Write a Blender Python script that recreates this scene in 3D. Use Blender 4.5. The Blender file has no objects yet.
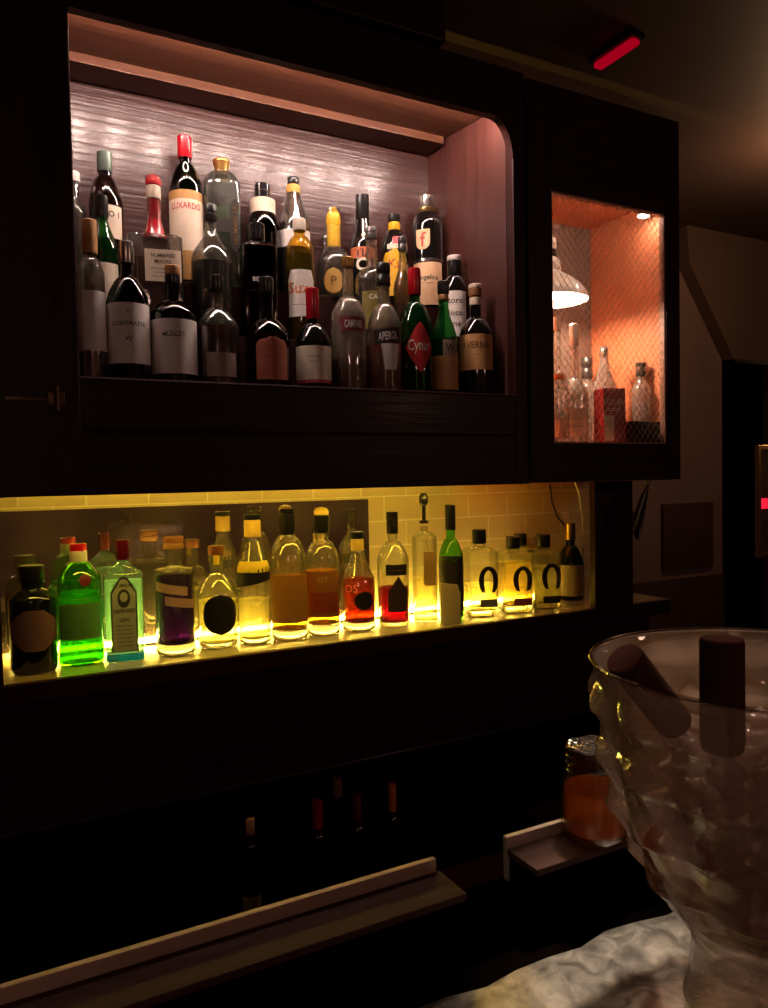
BOTTLES = [
 {'name': 'liquor_bottle', 'label': 'tall clear bottle with tan cork cap and long pale label, first in the front row', 'cat': 'bottle', 'grp': 'bottles on the stepped shelf', 'loc': (0.217, 1.69, 1.75), 'R': 0.0273, 'rn': 0.0126, 'H': 0.3467, 'zs': 0.2312, 'zn': 0.2684, 'glass': 'clear', 'shape': 'round', 'sq': 0, 'ar': 1, 'rot': 0, 'liq': ('pale', 0.2436), 'caps': [(0.2768, 0.3464, 0.0147, 'tan', 'plain')], 'labels': [{'hw': 0.0273, 'a': 0.0042, 'mat': 'greylabel', 'z': (0.0735, 0.196)}]},
 {'name': 'liquor_bottle', 'label': 'dark green bottle with silver-grey cap and white label, front row', 'cat': 'bottle', 'grp': 'bottles on the stepped shelf', 'loc': (0.2897, 1.69, 1.75), 'R': 0.0429, 'rn': 0.0118, 'H': 0.3114, 'zs': 0.182, 'zn': 0.2391, 'glass': 'dkgreen', 'shape': 'round', 'sq': 0, 'ar': 1, 'rot': 0, 'caps': [(0.2644, 0.3105, 0.0161, 'silver', 'plain')], 'labels': [{'hw': 0.0429, 'mat': 'white', 'txt': [('C', 0.1583, 0.0086, 'ink'), ('CONTRASTE', 0.1314, 0.009, 'ink'), ('W', 0.1004, 0.0107, 'ink')], 'z': (0.0486, 0.1748), 'a': 0.0}]},
 {'name': 'liquor_bottle', 'label': 'dark bottle with small brown cap and broad white label, front row', 'cat': 'bottle', 'grp': 'bottles on the stepped shelf', 'loc': (0.3851, 1.69, 1.75), 'R': 0.0485, 'rn': 0.0132, 'H': 0.2716, 'zs': 0.1581, 'zn': 0.1973, 'glass': 'smoke', 'shape': 'round', 'sq': 0, 'ar': 1, 'rot': 0, 'liq': ('brown', 0.1711), 'caps': [(0.2517, 0.2711, 0.0165, 'tan', 'plain'), (0.2302, 0.2517, 0.0165, 'black', 'plain')], 'labels': [{'hw': 0.0485, 'mat': 'white', 'lines': [(0.1208, 0.0199, 'ink'), (0.1123, 0.011, 'ink')], 'txt': [('MUSCAT', 0.1144, 0.0088, 'ink')], 'z': (0.0316, 0.1483), 'a': 0.0}]},
 {'name': 'liquor_bottle', 'label': 'clear round-shouldered bottle of brown liquor with small dull label low on its front', 'cat': 'bottle', 'grp': 'bottles on the stepped shelf', 'loc': (0.4823, 1.69, 1.75), 'R': 0.0476, 'rn': 0.0136, 'H': 0.2605, 'zs': 0.1392, 'zn': 0.1884, 'glass': 'clear', 'shape': 'round', 'sq': 0, 'ar': 1, 'rot': 0, 'liq': ('amberdark', 0.1436), 'caps': [(0.2248, 0.2602, 0.0159, 'black', 'plain')], 'labels': [{'hw': 0.0317, 'a': 0.0091, 'mat': 'dulllabel', 'z': (0.0297, 0.0821)}]},
 {'name': 'liquor_bottle', 'label': 'brown liquor bottle with a copper arched label', 'cat': 'bottle', 'grp': 'bottles on the stepped shelf', 'loc': (0.6001, 1.69, 1.75), 'R': 0.0503, 'rn': 0.014, 'H': 0.2684, 'zs': 0.1294, 'zn': 0.1756, 'glass': 'smoke', 'shape': 'round', 'sq': 0, 'ar': 1, 'rot': 0, 'liq': ('amberdark', 0.1387), 'caps': [(0.2316, 0.2682, 0.0164, 'black', 'plain')], 'labels': [{'hw': 0.0351, 'a': 0.0117, 'mat': 'copper', 'shape': 'arch', 'lines': [(0.0976, 0.014, 'copperdk'), (0.0796, 0.0211, 'copperdk'), (0.0616, 0.0187, 'copperdk'), (0.0481, 0.0234, 'copperdk')], 'z': (0.0278, 0.1246)}]},
 {'name': 'liquor_bottle', 'label': 'dark wine-shaped bottle with red capsule and pale label with pink bottom stripe', 'cat': 'bottle', 'grp': 'bottles on the stepped shelf', 'loc': (0.7149, 1.69, 1.75), 'R': 0.0434, 'rn': 0.0133, 'H': 0.255, 'zs': 0.1183, 'zn': 0.1707, 'glass': 'black', 'shape': 'round', 'sq': 0, 'ar': 1, 'rot': 0, 'caps': [(0.1819, 0.255, 0.0145, 'redcap', 'plain')], 'labels': [{'hw': 0.041, 'mat': 'cream', 'lines': [(0.0873, 0.0145, 'ink'), (0.0756, 0.0096, 'ink')], 'z': (0.0337, 0.1129), 'a': 0.0}, {'hw': 0.041, 'mat': 'pink', 'z': (0.0255, 0.0337), 'a': 0.0}]},
 {'name': 'liquor_bottle', 'label': 'clear bottle of red bitter with dark red name strip and gold cap', 'cat': 'bottle', 'grp': 'bottles on the stepped shelf', 'loc': (0.8093, 1.69, 1.75), 'R': 0.0432, 'rn': 0.0136, 'H': 0.3388, 'zs': 0.1926, 'zn': 0.2437, 'glass': 'clearbrightened', 'shape': 'round', 'sq': 0, 'ar': 1, 'rot': 0, 'liq': ('darkred', 0.0901), 'caps': [(0.3151, 0.3392, 0.0136, 'gold', 'plain')], 'labels': [{'hw': 0.0296, 'a': 0.0123, 'mat': 'maroon', 'txt': [('CAMPARI', 0.1711, 0.0185, 'white')], 'z': (0.1545, 0.1878)}]},
 {'name': 'liquor_bottle', 'label': 'clear bottle of orange-red aperitif with black cap and black name strip', 'cat': 'bottle', 'grp': 'bottles on the stepped shelf', 'loc': (0.9089, 1.69, 1.75), 'R': 0.0418, 'rn': 0.0152, 'H': 0.3353, 'zs': 0.1757, 'zn': 0.2357, 'glass': 'clearbrightened', 'shape': 'round', 'sq': 0, 'ar': 1, 'rot': 0, 'liq': ('red', 0.1332), 'caps': [(0.2793, 0.3361, 0.0139, 'black', 'ring')], 'labels': [{'hw': 0.0329, 'a': 0.0101, 'mat': 'darklabel', 'tilt': 0.12, 'txt': [('APEROL', 0.1498, 0.0202, 'white')], 'z': (0.1303, 0.1693)}, {'hw': 0.0228, 'a': 0.0152, 'mat': 'greylabel', 'shape': 'tumbler', 'z': (0.0667, 0.1303)}]},
 {'name': 'liquor_bottle', 'label': 'green bottle with red capsule and red diamond label', 'cat': 'bottle', 'grp': 'bottles on the stepped shelf', 'loc': (0.9989, 1.69, 1.75), 'R': 0.044, 'rn': 0.0142, 'H': 0.3333, 'zs': 0.1774, 'zn': 0.2489, 'glass': 'green', 'shape': 'round', 'sq': 0, 'ar': 1, 'rot': 0, 'liq': ('black', 0.1365), 'caps': [(0.2655, 0.3337, 0.0142, 'redcap', 'plain')], 'labels': [{'hw': 0.0336, 'a': 0.0129, 'mat': 'red', 'shape': 'diamond', 'z': (0.0633, 0.1905)}, {'hw': 0.0285, 'a': 0.0103, 'mat': 'red', 'shape': 'none', 'txt': [('Cynar', 0.1282, 0.0285, 'cream')], 'z': (0.1032, 0.1531)}]},
 {'name': 'liquor_bottle', 'label': 'green bottle with black cap and tan lower label, beside the red-diamond bottle', 'cat': 'bottle', 'grp': 'bottles on the stepped shelf', 'loc': (1.0864, 1.69, 1.75), 'R': 0.0357, 'rn': 0.0132, 'H': 0.31, 'zs': 0.1474, 'zn': 0.2465, 'glass': 'greenlit', 'shape': 'slope', 'sq': 0, 'ar': 1, 'rot': 0, 'liq': ('black', 0.1578), 'caps': [(0.2764, 0.31, 0.0145, 'black', 'plain'), (0.2611, 0.2766, 0.0139, 'tan', 'plain')], 'labels': [{'hw': 0.0343, 'a': 0.0026, 'mat': 'tan', 'lines': [(0.0943, 0.0238, 'tandk')], 'z': (0.0251, 0.1123)}, {'hw': 0.0185, 'a': 0.0158, 'mat': 'dulllabel', 'txt': [('W', 0.1327, 0.0211, 'ink')], 'z': (0.1123, 0.1532)}]},
 {'name': 'liquor_bottle', 'label': 'black bottle with tan cork, ringed neck and wide orange-tan label, last in front row', 'cat': 'bottle', 'grp': 'bottles on the stepped shelf', 'loc': (1.1879, 1.69, 1.75), 'R': 0.0446, 'rn': 0.0149, 'H': 0.312, 'zs': 0.1781, 'zn': 0.2235, 'glass': 'black', 'shape': 'round', 'sq': 0, 'ar': 1, 'rot': 0, 'caps': [(0.3019, 0.3125, 0.0149, 'cream', 'plain'), (0.2808, 0.3019, 0.0149, 'tandk', 'plain'), (0.2568, 0.278, 0.0155, 'cream', 'plain')], 'labels': [{'hw': 0.0433, 'mat': 'tan', 'txt': [('AVERNA', 0.1452, 0.0189, 'brownink')], 'lines': [(0.1191, 0.0135, 'brownink'), (0.1087, 0.0081, 'brownink')], 'z': (0.0799, 0.1738), 'a': 0.0}]},
 {'name': 'liquor_bottle', 'label': 'green bottle with black neck and cream label, behind the tall clear one', 'cat': 'bottle', 'grp': 'bottles on the stepped shelf', 'loc': (0.2565, 1.79, 1.89), 'R': 0.0359, 'rn': 0.0123, 'H': 0.2953, 'zs': 0.1635, 'zn': 0.2516, 'glass': 'green', 'shape': 'slope', 'sq': 0, 'ar': 1, 'rot': 0, 'liq': ('dkgreen', 0.1502), 'caps': [(0.2473, 0.2953, 0.0135, 'black', 'plain')], 'labels': [{'hw': 0.0224, 'a': 0.0112, 'mat': 'cream', 'z': (0.0586, 0.1409)}]},
 {'name': 'liquor_bottle', 'label': 'wide squat clear decanter bottle with red wax top and small square label', 'cat': 'bottle', 'grp': 'bottles on the stepped shelf', 'loc': (0.3708, 1.79, 1.89), 'R': 0.0602, 'rn': 0.015, 'H': 0.359, 'zs': 0.2087, 'zn': 0.2224, 'glass': 'clear', 'shape': 'flat', 'sq': 0.6, 'ar': 0.75, 'rot': 0, 'liq': ('amberdark', 0.1633), 'caps': [(0.3361, 0.3608, 0.0116, 'red', 'dome'), (0.3056, 0.3348, 0.015, 'cream', 'plain'), (0.2137, 0.306, 0.0139, 'redwax', 'flare')], 'labels': [{'hw': 0.0393, 'a': 0.0162, 'mat': 'cream', 'lines': [(0.1379, 0.0278, 'ink'), (0.129, 0.0208, 'ink'), (0.1201, 0.0255, 'ink')], 'txt': [('NUMBERED', 0.1668, 0.0083, 'ink'), ('MADRE', 0.1534, 0.0083, 'ink')], 'z': (0.109, 0.1801)}]},
 {'name': 'liquor_bottle', 'label': 'clear bottle with black ball cap and dark liquor filling its lower half', 'cat': 'bottle', 'grp': 'bottles on the stepped shelf', 'loc': (0.5009, 1.79, 1.89), 'R': 0.0479, 'rn': 0.0132, 'H': 0.3121, 'zs': 0.1785, 'zn': 0.2585, 'glass': 'clear', 'shape': 'slope', 'sq': 0, 'ar': 1, 'rot': 0, 'liq': ('black', 0.1738), 'caps': [(0.2722, 0.3118, 0.0156, 'black', 'ring')], 'labels': []},
 {'name': 'liquor_bottle', 'label': 'black square-shouldered bottle with small white lettering', 'cat': 'bottle', 'grp': 'bottles on the stepped shelf', 'loc': (0.6134, 1.79, 1.89), 'R': 0.0419, 'rn': 0.0173, 'H': 0.2821, 'zs': 0.2207, 'zn': 0.2377, 'glass': 'smoke', 'shape': 'round', 'sq': 0.8, 'ar': 0.85, 'rot': 14, 'liq': ('black', 0.2062), 'caps': [(0.2424, 0.2831, 0.016, 'black', 'plain')], 'labels': [{'hw': 0.0222, 'a': -0.0074, 'mat': 'black', 'shape': 'none', 'txt': [('BEX', 0.1412, 0.0111, 'greylabel')], 'z': (0.1293, 0.1579)}]},
 {'name': 'liquor_bottle', 'label': 'tall amber bottle with pale cap and white label with orange script', 'cat': 'bottle', 'grp': 'bottles on the stepped shelf', 'loc': (0.7262, 1.79, 1.89), 'R': 0.0355, 'rn': 0.0139, 'H': 0.3113, 'zs': 0.2296, 'zn': 0.2694, 'glass': 'amber', 'shape': 'round', 'sq': 0, 'ar': 1, 'rot': 0, 'liq': ('amberblack', 0.2196), 'caps': [(0.2813, 0.3109, 0.0165, 'pale', 'plain')], 'labels': [{'hw': 0.0304, 'a': 0.0025, 'mat': 'white', 'shape': 'arch2', 'txt': [('Suze', 0.1333, 0.0279, 'orange')], 'lines': [(0.1651, 0.0152, 'greylabel'), (0.0916, 0.0253, 'ink')], 'z': (0.0622, 0.1773)}]},
 {'name': 'liquor_bottle', 'label': 'clear bottle with grey screw cap and round shoulders, in the middle row', 'cat': 'bottle', 'grp': 'bottles on the stepped shelf', 'loc': (0.9289, 1.79, 1.89), 'R': 0.0452, 'rn': 0.0133, 'H': 0.317, 'zs': 0.1706, 'zn': 0.2125, 'glass': 'clear', 'shape': 'bulb', 'sq': 0, 'ar': 1, 'rot': 0, 'caps': [(0.2864, 0.3175, 0.0133, 'grey', 'ring')], 'labels': [{'hw': 0.0319, 'a': 0.008, 'mat': 'olive', 'txt': [('CAA', 0.1277, 0.012, 'white')], 'z': (0.0458, 0.143)}]},
 {'name': 'liquor_bottle', 'label': 'slim clear bottle with thin dark top and yellow liqueur', 'cat': 'bottle', 'grp': 'bottles on the stepped shelf', 'loc': (1.0223, 1.79, 1.89), 'R': 0.0258, 'rn': 0.0095, 'H': 0.3048, 'zs': 0.1641, 'zn': 0.239, 'glass': 'clear', 'shape': 'slope', 'sq': 0, 'ar': 1, 'rot': 0, 'liq': ('yellow', 0.2123), 'caps': [(0.268, 0.3051, 0.0095, 'dkgrey', 'ring')], 'labels': []},
 {'name': 'liquor_bottle', 'label': 'black bottle with white cap rim and white label with black script', 'cat': 'bottle', 'grp': 'bottles on the stepped shelf', 'loc': (1.1885, 1.79, 1.89), 'R': 0.0324, 'rn': 0.0169, 'H': 0.2744, 'zs': 0.1806, 'zn': 0.2195, 'glass': 'black', 'shape': 'round', 'sq': 0, 'ar': 1, 'rot': 0, 'caps': [(0.2607, 0.2745, 0.0183, 'white', 'plain'), (0.22, 0.2612, 0.0169, 'black', 'plain')], 'labels': [{'hw': 0.0296, 'a': 0.0028, 'mat': 'white', 'txt': [('toro', 0.1443, 0.0169, 'ink'), ('loco', 0.1116, 0.0169, 'ink'), ('me', 0.0787, 0.0169, 'ink')], 'z': (0.0459, 0.1717)}]},
 {'name': 'liquor_bottle', 'label': 'pale clear bottle half hidden by the left side of the opening', 'cat': 'bottle', 'grp': 'bottles on the stepped shelf', 'loc': (0.2087, 1.885, 2.03), 'R': 0.0279, 'rn': 0.0139, 'H': 0.233, 'zs': 0.1384, 'zn': 0.1794, 'glass': 'clear', 'shape': 'slope', 'sq': 0, 'ar': 1, 'rot': 0, 'liq': ('pale', 0.1567), 'caps': [(0.2109, 0.2335, 0.0139, 'white', 'plain')], 'labels': []},
 {'name': 'liquor_bottle', 'label': 'smoky bottle with grey-green capsule and cream label in the back row', 'cat': 'bottle', 'grp': 'bottles on the stepped shelf', 'loc': (0.2799, 1.885, 2.03), 'R': 0.0379, 'rn': 0.0142, 'H': 0.2907, 'zs': 0.1671, 'zn': 0.2366, 'glass': 'smoke', 'shape': 'round', 'sq': 0, 'ar': 1, 'rot': 0, 'liq': ('brown', 0.1671), 'caps': [(0.2448, 0.2907, 0.0154, 'greygreen', 'plain')], 'labels': [{'hw': 0.0261, 'a': 0.0118, 'mat': 'cream', 'txt': [('NO 1', 0.1388, 0.0142, 'ink')], 'z': (0.0842, 0.1593)}]},
 {'name': 'liquor_bottle', 'label': 'tall green bottle with red capsule and straw-wrapped paper-labelled body', 'cat': 'bottle', 'grp': 'bottles on the stepped shelf', 'loc': (0.4676, 1.885, 2.03), 'R': 0.0398, 'rn': 0.0149, 'H': 0.3627, 'zs': 0.2339, 'zn': 0.297, 'glass': 'dkgreen', 'shape': 'round', 'sq': 0, 'ar': 1, 'rot': 0, 'caps': [(0.3097, 0.3625, 0.0168, 'redcap', 'plain')], 'labels': [{'hw': 0.0099, 'a': 0.0025, 'mat': 'palegreen', 'shape': 'ring', 'z': (0.2648, 0.2981)}, {'hw': 0.0398, 'mat': 'cream', 'txt': [('LUXARDO', 0.1838, 0.0149, 'red')], 'lines': [(0.1624, 0.0199, 'greylabel'), (0.1505, 0.0273, 'greylabel'), (0.1338, 0.0224, 'greylabel'), (0.1195, 0.0199, 'greylabel'), (0.1004, 0.0273, 'greylabel')], 'z': (0.0765, 0.2005), 'a': 0.0}, {'hw': 0.041, 'mat': 'straw', 'z': (0.2005, 0.2219), 'a': 0.0}, {'hw': 0.0398, 'mat': 'straw', 'z': (0.0071, 0.0765), 'a': 0.0}]},
 {'name': 'liquor_bottle', 'label': 'clear faceted bottle with wide gold cap and narrow upright emblem label', 'cat': 'bottle', 'grp': 'bottles on the stepped shelf', 'loc': (0.5586, 1.885, 2.03), 'R': 0.0457, 'rn': 0.0178, 'H': 0.3226, 'zs': 0.2486, 'zn': 0.2933, 'glass': 'clearblue', 'shape': 'round', 'sq': 0.35, 'ar': 1, 'rot': 0, 'liq': ('palegreen2', 0.1939), 'caps': [(0.2825, 0.3217, 0.0216, 'gold', 'flare2')], 'labels': [{'hw': 0.0117, 'a': 0.0152, 'mat': 'darklabel', 'shape': 'spear', 'vtxt': ('ST GERMAIN', 225, 5, 'gold'), 'z': (0.081, 0.2124)}, {'hw': 0.0229, 'a': 0.0051, 'mat': 'darklabel', 'z': (0.1297, 0.1638)}]},
 {'name': 'liquor_bottle', 'label': 'dark green bottle with black-silver capsule and cream neck band', 'cat': 'bottle', 'grp': 'bottles on the stepped shelf', 'loc': (0.6647, 1.885, 2.03), 'R': 0.043, 'rn': 0.0169, 'H': 0.279, 'zs': 0.1585, 'zn': 0.225, 'glass': 'dkgreen', 'shape': 'round', 'sq': 0, 'ar': 1, 'rot': 0, 'caps': [(0.2387, 0.2791, 0.0182, 'blackgloss', 'ring'), (0.2014, 0.2394, 0.0163, 'cream', 'plain')], 'labels': []},
 {'name': 'liquor_bottle', 'label': 'clear cone-shouldered bottle of dark liquor with notched black top', 'cat': 'bottle', 'grp': 'bottles on the stepped shelf', 'loc': (0.7504, 1.885, 2.03), 'R': 0.0412, 'rn': 0.0133, 'H': 0.3099, 'zs': 0.1856, 'zn': 0.2898, 'glass': 'clear', 'shape': 'cone', 'sq': 0, 'ar': 1, 'rot': 0, 'liq': ('black', 0.196), 'caps': [(0.2898, 0.3104, 0.0133, 'black', 'ring'), (0.2696, 0.2903, 0.012, 'corkyellow', 'plain')], 'labels': [{'hw': 0.0399, 'mat': 'white', 'z': (0.1232, 0.1667), 'a': 0.0}]},
 {'name': 'liquor_bottle', 'label': 'round clear tequila-shaped bottle with yellow wax neck and gold medal label', 'cat': 'bottle', 'grp': 'bottles on the stepped shelf', 'loc': (0.858, 1.872, 2.03), 'R': 0.0461, 'rn': 0.0163, 'H': 0.2459, 'zs': 0.0903, 'zn': 0.1409, 'glass': 'clear', 'shape': 'round', 'sq': 0, 'ar': 1, 'rot': 0, 'liq': ('pale', 0.1009), 'caps': [(0.196, 0.246, 0.0176, 'yellow', 'dome'), (0.1384, 0.1964, 0.0163, 'waxyellow', 'plain')], 'labels': [{'hw': 0.0244, 'a': -0.0027, 'mat': 'goldlabel', 'shape': 'disc', 'txt': [('P', 0.0405, 0.0244, 'golddk')], 'z': (0.0066, 0.0743)}, {'hw': 0.0163, 'a': 0.0353, 'mat': 'goldlabel', 'z': (0.0118, 0.1029)}]},
 {'name': 'liquor_bottle', 'label': 'slim clear bottle with a ball stopper, squeezed behind the gold-medal bottle', 'cat': 'bottle', 'grp': 'bottles on the stepped shelf', 'loc': (0.8617, 1.937, 2.03), 'R': 0.0126, 'rn': 0.007, 'H': 0.1952, 'zs': 0.1183, 'zn': 0.1457, 'glass': 'clear', 'shape': 'round', 'sq': 0, 'ar': 1, 'rot': 0, 'caps': [(0.1786, 0.195, 0.0084, 'silver', 'dome')], 'labels': []},
 {'name': 'liquor_bottle', 'label': 'black bottle with long neck, conical shoulders and copper label', 'cat': 'bottle', 'grp': 'bottles on the stepped shelf', 'loc': (0.9523, 1.885, 2.03), 'R': 0.0376, 'rn': 0.0153, 'H': 0.2968, 'zs': 0.1589, 'zn': 0.2353, 'glass': 'black', 'shape': 'cone', 'sq': 0, 'ar': 1, 'rot': 0, 'caps': [(0.2293, 0.2969, 0.0167, 'black', 'plain')], 'labels': [{'hw': 0.0334, 'a': 0.0, 'mat': 'copperl', 'txt': [('TIA', 0.1307, 0.0223, 'ink')], 'z': (0.1172, 0.1467)}, {'hw': 0.0195, 'a': 0.0, 'mat': 'cream', 'shape': 'ring', 'z': (0.0823, 0.1172)}, {'hw': 0.007, 'a': 0.0028, 'mat': 'cream', 'shape': 'disc', 'z': (0.1736, 0.187)}]},
 {'name': 'liquor_bottle', 'label': 'black bottle with yellow collar and yellow label with red letters', 'cat': 'bottle', 'grp': 'bottles on the stepped shelf', 'loc': (1.052, 1.885, 2.03), 'R': 0.0384, 'rn': 0.0142, 'H': 0.2578, 'zs': 0.1603, 'zn': 0.2162, 'glass': 'black', 'shape': 'round', 'sq': 0, 'ar': 1, 'rot': 0, 'caps': [(0.2366, 0.2588, 0.0128, 'black', 'plain'), (0.2129, 0.2351, 0.0171, 'yellow', 'plain')], 'labels': [{'hw': 0.0313, 'a': 0.0, 'mat': 'yellow', 'shape': 'arch', 'txt': [('Ka', 0.1123, 0.0256, 'redink')], 'z': (0.0244, 0.1534)}, {'hw': 0.0114, 'a': 0.0057, 'mat': 'pinkred', 'z': (0.1671, 0.189)}, {'hw': 0.0228, 'a': 0.0028, 'mat': 'cream', 'z': (0.1534, 0.1671)}]},
 {'name': 'liquor_bottle', 'label': 'broad black bottle with silver cap, shield on its shoulder and cream label', 'cat': 'bottle', 'grp': 'bottles on the stepped shelf', 'loc': (1.1619, 1.885, 2.03), 'R': 0.0452, 'rn': 0.0189, 'H': 0.3251, 'zs': 0.2366, 'zn': 0.2851, 'glass': 'black', 'shape': 'round', 'sq': 0, 'ar': 1, 'rot': 0, 'caps': [(0.2894, 0.3261, 0.0182, 'silver', 'plain'), (0.2733, 0.2903, 0.016, 'bronze', 'plain')], 'labels': [{'hw': 0.0204, 'a': -0.0146, 'mat': 'peach', 'shape': 'shield', 'txt': [('f', 0.1923, 0.0408, 'redink')], 'z': (0.1644, 0.2203)}, {'hw': 0.0437, 'mat': 'silver', 'z': (0.1308, 0.1392), 'a': 0.0}, {'hw': 0.0394, 'a': -0.0029, 'mat': 'peach', 'txt': [('Angelica', 0.0832, 0.0146, 'ink')], 'lines': [(0.0692, 0.0175, 'ink')], 'z': (0.0075, 0.128)}]},
 {'name': 'gin_bottle', 'label': 'black apothecary bottle with a pale six-sided label, first in the back bar row', 'cat': 'bottle', 'grp': 'bottles on the lit back bar', 'loc': (0.0924, 1.85, 1.135), 'R': 0.0487, 'rn': 0.0221, 'H': 0.2359, 'zs': 0.158, 'zn': 0.1847, 'glass': 'blackgreen', 'shape': 'round', 'sq': 0, 'ar': 1, 'rot': 0, 'caps': [(0.2005, 0.2357, 0.0221, 'black', 'plain')], 'labels': [{'hw': 0.0442, 'a': 0.0022, 'mat': 'dusk', 'shape': 'hex', 'z': (0.0512, 0.1405)}]},
 {'name': 'gin_bottle', 'label': 'bright green shaker-shaped gin bottle with a round red seal', 'cat': 'bottle', 'grp': 'bottles on the lit back bar', 'loc': (0.1938, 1.875, 1.135), 'R': 0.0507, 'rn': 0.0161, 'H': 0.2763, 'zs': 0.1917, 'zn': 0.2357, 'glass': 'brightgreen', 'shape': 'step', 'sq': 0, 'ar': 1, 'rot': 0, 'liq': ('greenliq', 0.1639), 'caps': [(0.2601, 0.2761, 0.015, 'redcap', 'plain'), (0.2349, 0.2602, 0.0167, 'clearcap', 'plain')], 'labels': [{'hw': 0.0138, 'a': 0.0138, 'mat': 'maroon', 'shape': 'disc', 'z': (0.1816, 0.2087)}, {'hw': 0.0438, 'mat': 'greenlabel', 'lines': [(0.1251, 0.0322, 'greenlabeldk'), (0.1024, 0.0322, 'greenlabeldk'), (0.0798, 0.0299, 'greenlabeldk')], 'z': (0.0617, 0.1432), 'a': 0.0}]},
 {'name': 'gin_bottle', 'label': 'pale green-blue flat gin bottle with oval medallion label and blue foot', 'cat': 'bottle', 'grp': 'bottles on the lit back bar', 'loc': (0.2866, 1.845, 1.135), 'R': 0.0442, 'rn': 0.0128, 'H': 0.2821, 'zs': 0.2016, 'zn': 0.2297, 'glass': 'paleaqua', 'shape': 'cone', 'sq': 0.85, 'ar': 0.6, 'rot': 0, 'liq': ('paleblue', 0.1875), 'base': ('bluebase', 0.0171), 'caps': [(0.2357, 0.2821, 0.0151, 'maroongloss', 'plain')], 'labels': [{'hw': 0.0291, 'a': 0.0, 'mat': 'graphite', 'shape': 'arch3', 'z': (0.024, 0.1976)}, {'hw': 0.0256, 'a': 0.0, 'mat': 'pewter', 'shape': 'arch3', 'off': 0.0006, 'txt': [('BOMBAY', 0.1779, 0.0084, 'graphite'), ('SAPPHIRE', 0.119, 0.0098, 'graphite'), ('GIN', 0.0982, 0.0093, 'graphite')], 'lines': [(0.0843, 0.0186, 'graphite'), (0.075, 0.0163, 'graphite'), (0.0657, 0.0186, 'graphite'), (0.0565, 0.014, 'graphite'), (0.0472, 0.0186, 'graphite'), (0.0379, 0.0163, 'graphite')], 'z': (0.0263, 0.1918)}, {'hw': 0.014, 'a': 0.0, 'mat': 'graphite', 'shape': 'disc', 'off': 0.0012, 'z': (0.1259, 0.1698)}, {'hw': 0.0084, 'a': 0.0, 'mat': 'pewter', 'shape': 'disc', 'off': 0.0018, 'z': (0.1398, 0.1629)}]},
 {'name': 'liquor_bottle', 'label': 'clear cylinder bottle of purple liquor with two slanting tape strips', 'cat': 'bottle', 'grp': 'bottles on the lit back bar', 'loc': (0.4041, 1.845, 1.135), 'R': 0.0468, 'rn': 0.0204, 'H': 0.2833, 'zs': 0.1998, 'zn': 0.2118, 'glass': 'clearbar', 'shape': 'flat', 'sq': 0, 'ar': 1, 'rot': 0, 'liq': ('purple', 0.1877), 'base': ('glassbase', 0.0279), 'caps': [(0.2689, 0.2832, 0.0204, 'cork', 'plain'), (0.2541, 0.2684, 0.0144, 'corkdk', 'plain')], 'labels': [{'hw': 0.036, 'a': -0.0096, 'mat': 'tape', 'tilt': -0.18, 'z': (0.1508, 0.172)}, {'hw': 0.0336, 'a': 0.0144, 'mat': 'tape', 'tilt': -0.18, 'z': (0.1177, 0.139)}]},
 {'name': 'liquor_bottle', 'label': 'clear round-shouldered bottle with a big black round label and yellow neck tag', 'cat': 'bottle', 'grp': 'bottles on the lit back bar', 'loc': (0.5152, 1.87, 1.135), 'R': 0.0499, 'rn': 0.0175, 'H': 0.2533, 'zs': 0.126, 'zn': 0.1813, 'glass': 'clearbar', 'shape': 'round', 'sq': 0, 'ar': 1, 'rot': 0, 'liq': ('paleyellow', 0.1159), 'base': ('glassbase', 0.013), 'caps': [(0.2304, 0.2528, 0.0137, 'corkbrown', 'plain')], 'labels': [{'hw': 0.0187, 'a': 0.0, 'mat': 'yellowtag', 'z': (0.2069, 0.2338)}, {'hw': 0.0399, 'a': 0.0075, 'mat': 'ink', 'shape': 'disc', 'z': (0.0351, 0.1358)}]},
 {'name': 'whisky_bottle', 'label': 'tall clear bottle with a slanting black label band and dark stopper', 'cat': 'bottle', 'grp': 'bottles on the lit back bar', 'loc': (0.6074, 1.86, 1.135), 'R': 0.0419, 'rn': 0.0178, 'H': 0.327, 'zs': 0.1959, 'zn': 0.2623, 'glass': 'clearbar', 'shape': 'cone', 'sq': 0, 'ar': 1, 'rot': 0, 'liq': ('paleyellow', 0.1114), 'base': ('glassbase', 0.015), 'caps': [(0.3145, 0.3271, 0.0216, 'black', 'plain'), (0.2708, 0.314, 0.0114, 'corkyellow2', 'plain')], 'labels': [{'hw': 0.0394, 'mat': 'yellowtag', 'tilt': 0.0, 'z': (0.1831, 0.2106), 'a': 0.0}, {'hw': 0.0407, 'mat': 'ink', 'tilt': 0.2, 'z': (0.153, 0.1881), 'a': 0.0}]},
 {'name': 'whisky_bottle', 'label': 'round-shouldered bottle with black neck wrap and wide amber label', 'cat': 'bottle', 'grp': 'bottles on the lit back bar', 'loc': (0.7023, 1.86, 1.135), 'R': 0.0494, 'rn': 0.0169, 'H': 0.3387, 'zs': 0.1734, 'zn': 0.2675, 'glass': 'clearbar', 'shape': 'bulb', 'sq': 0, 'ar': 1, 'rot': 0, 'liq': ('ambergold', 0.1629), 'base': ('glassbase', 0.0261), 'caps': [(0.3256, 0.3385, 0.0143, 'blackgloss', 'plain'), (0.2715, 0.3258, 0.0182, 'black', 'plain')], 'labels': [{'hw': 0.0455, 'a': 0.0026, 'mat': 'amberlabel', 'z': (0.0466, 0.1693)}]},
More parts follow.
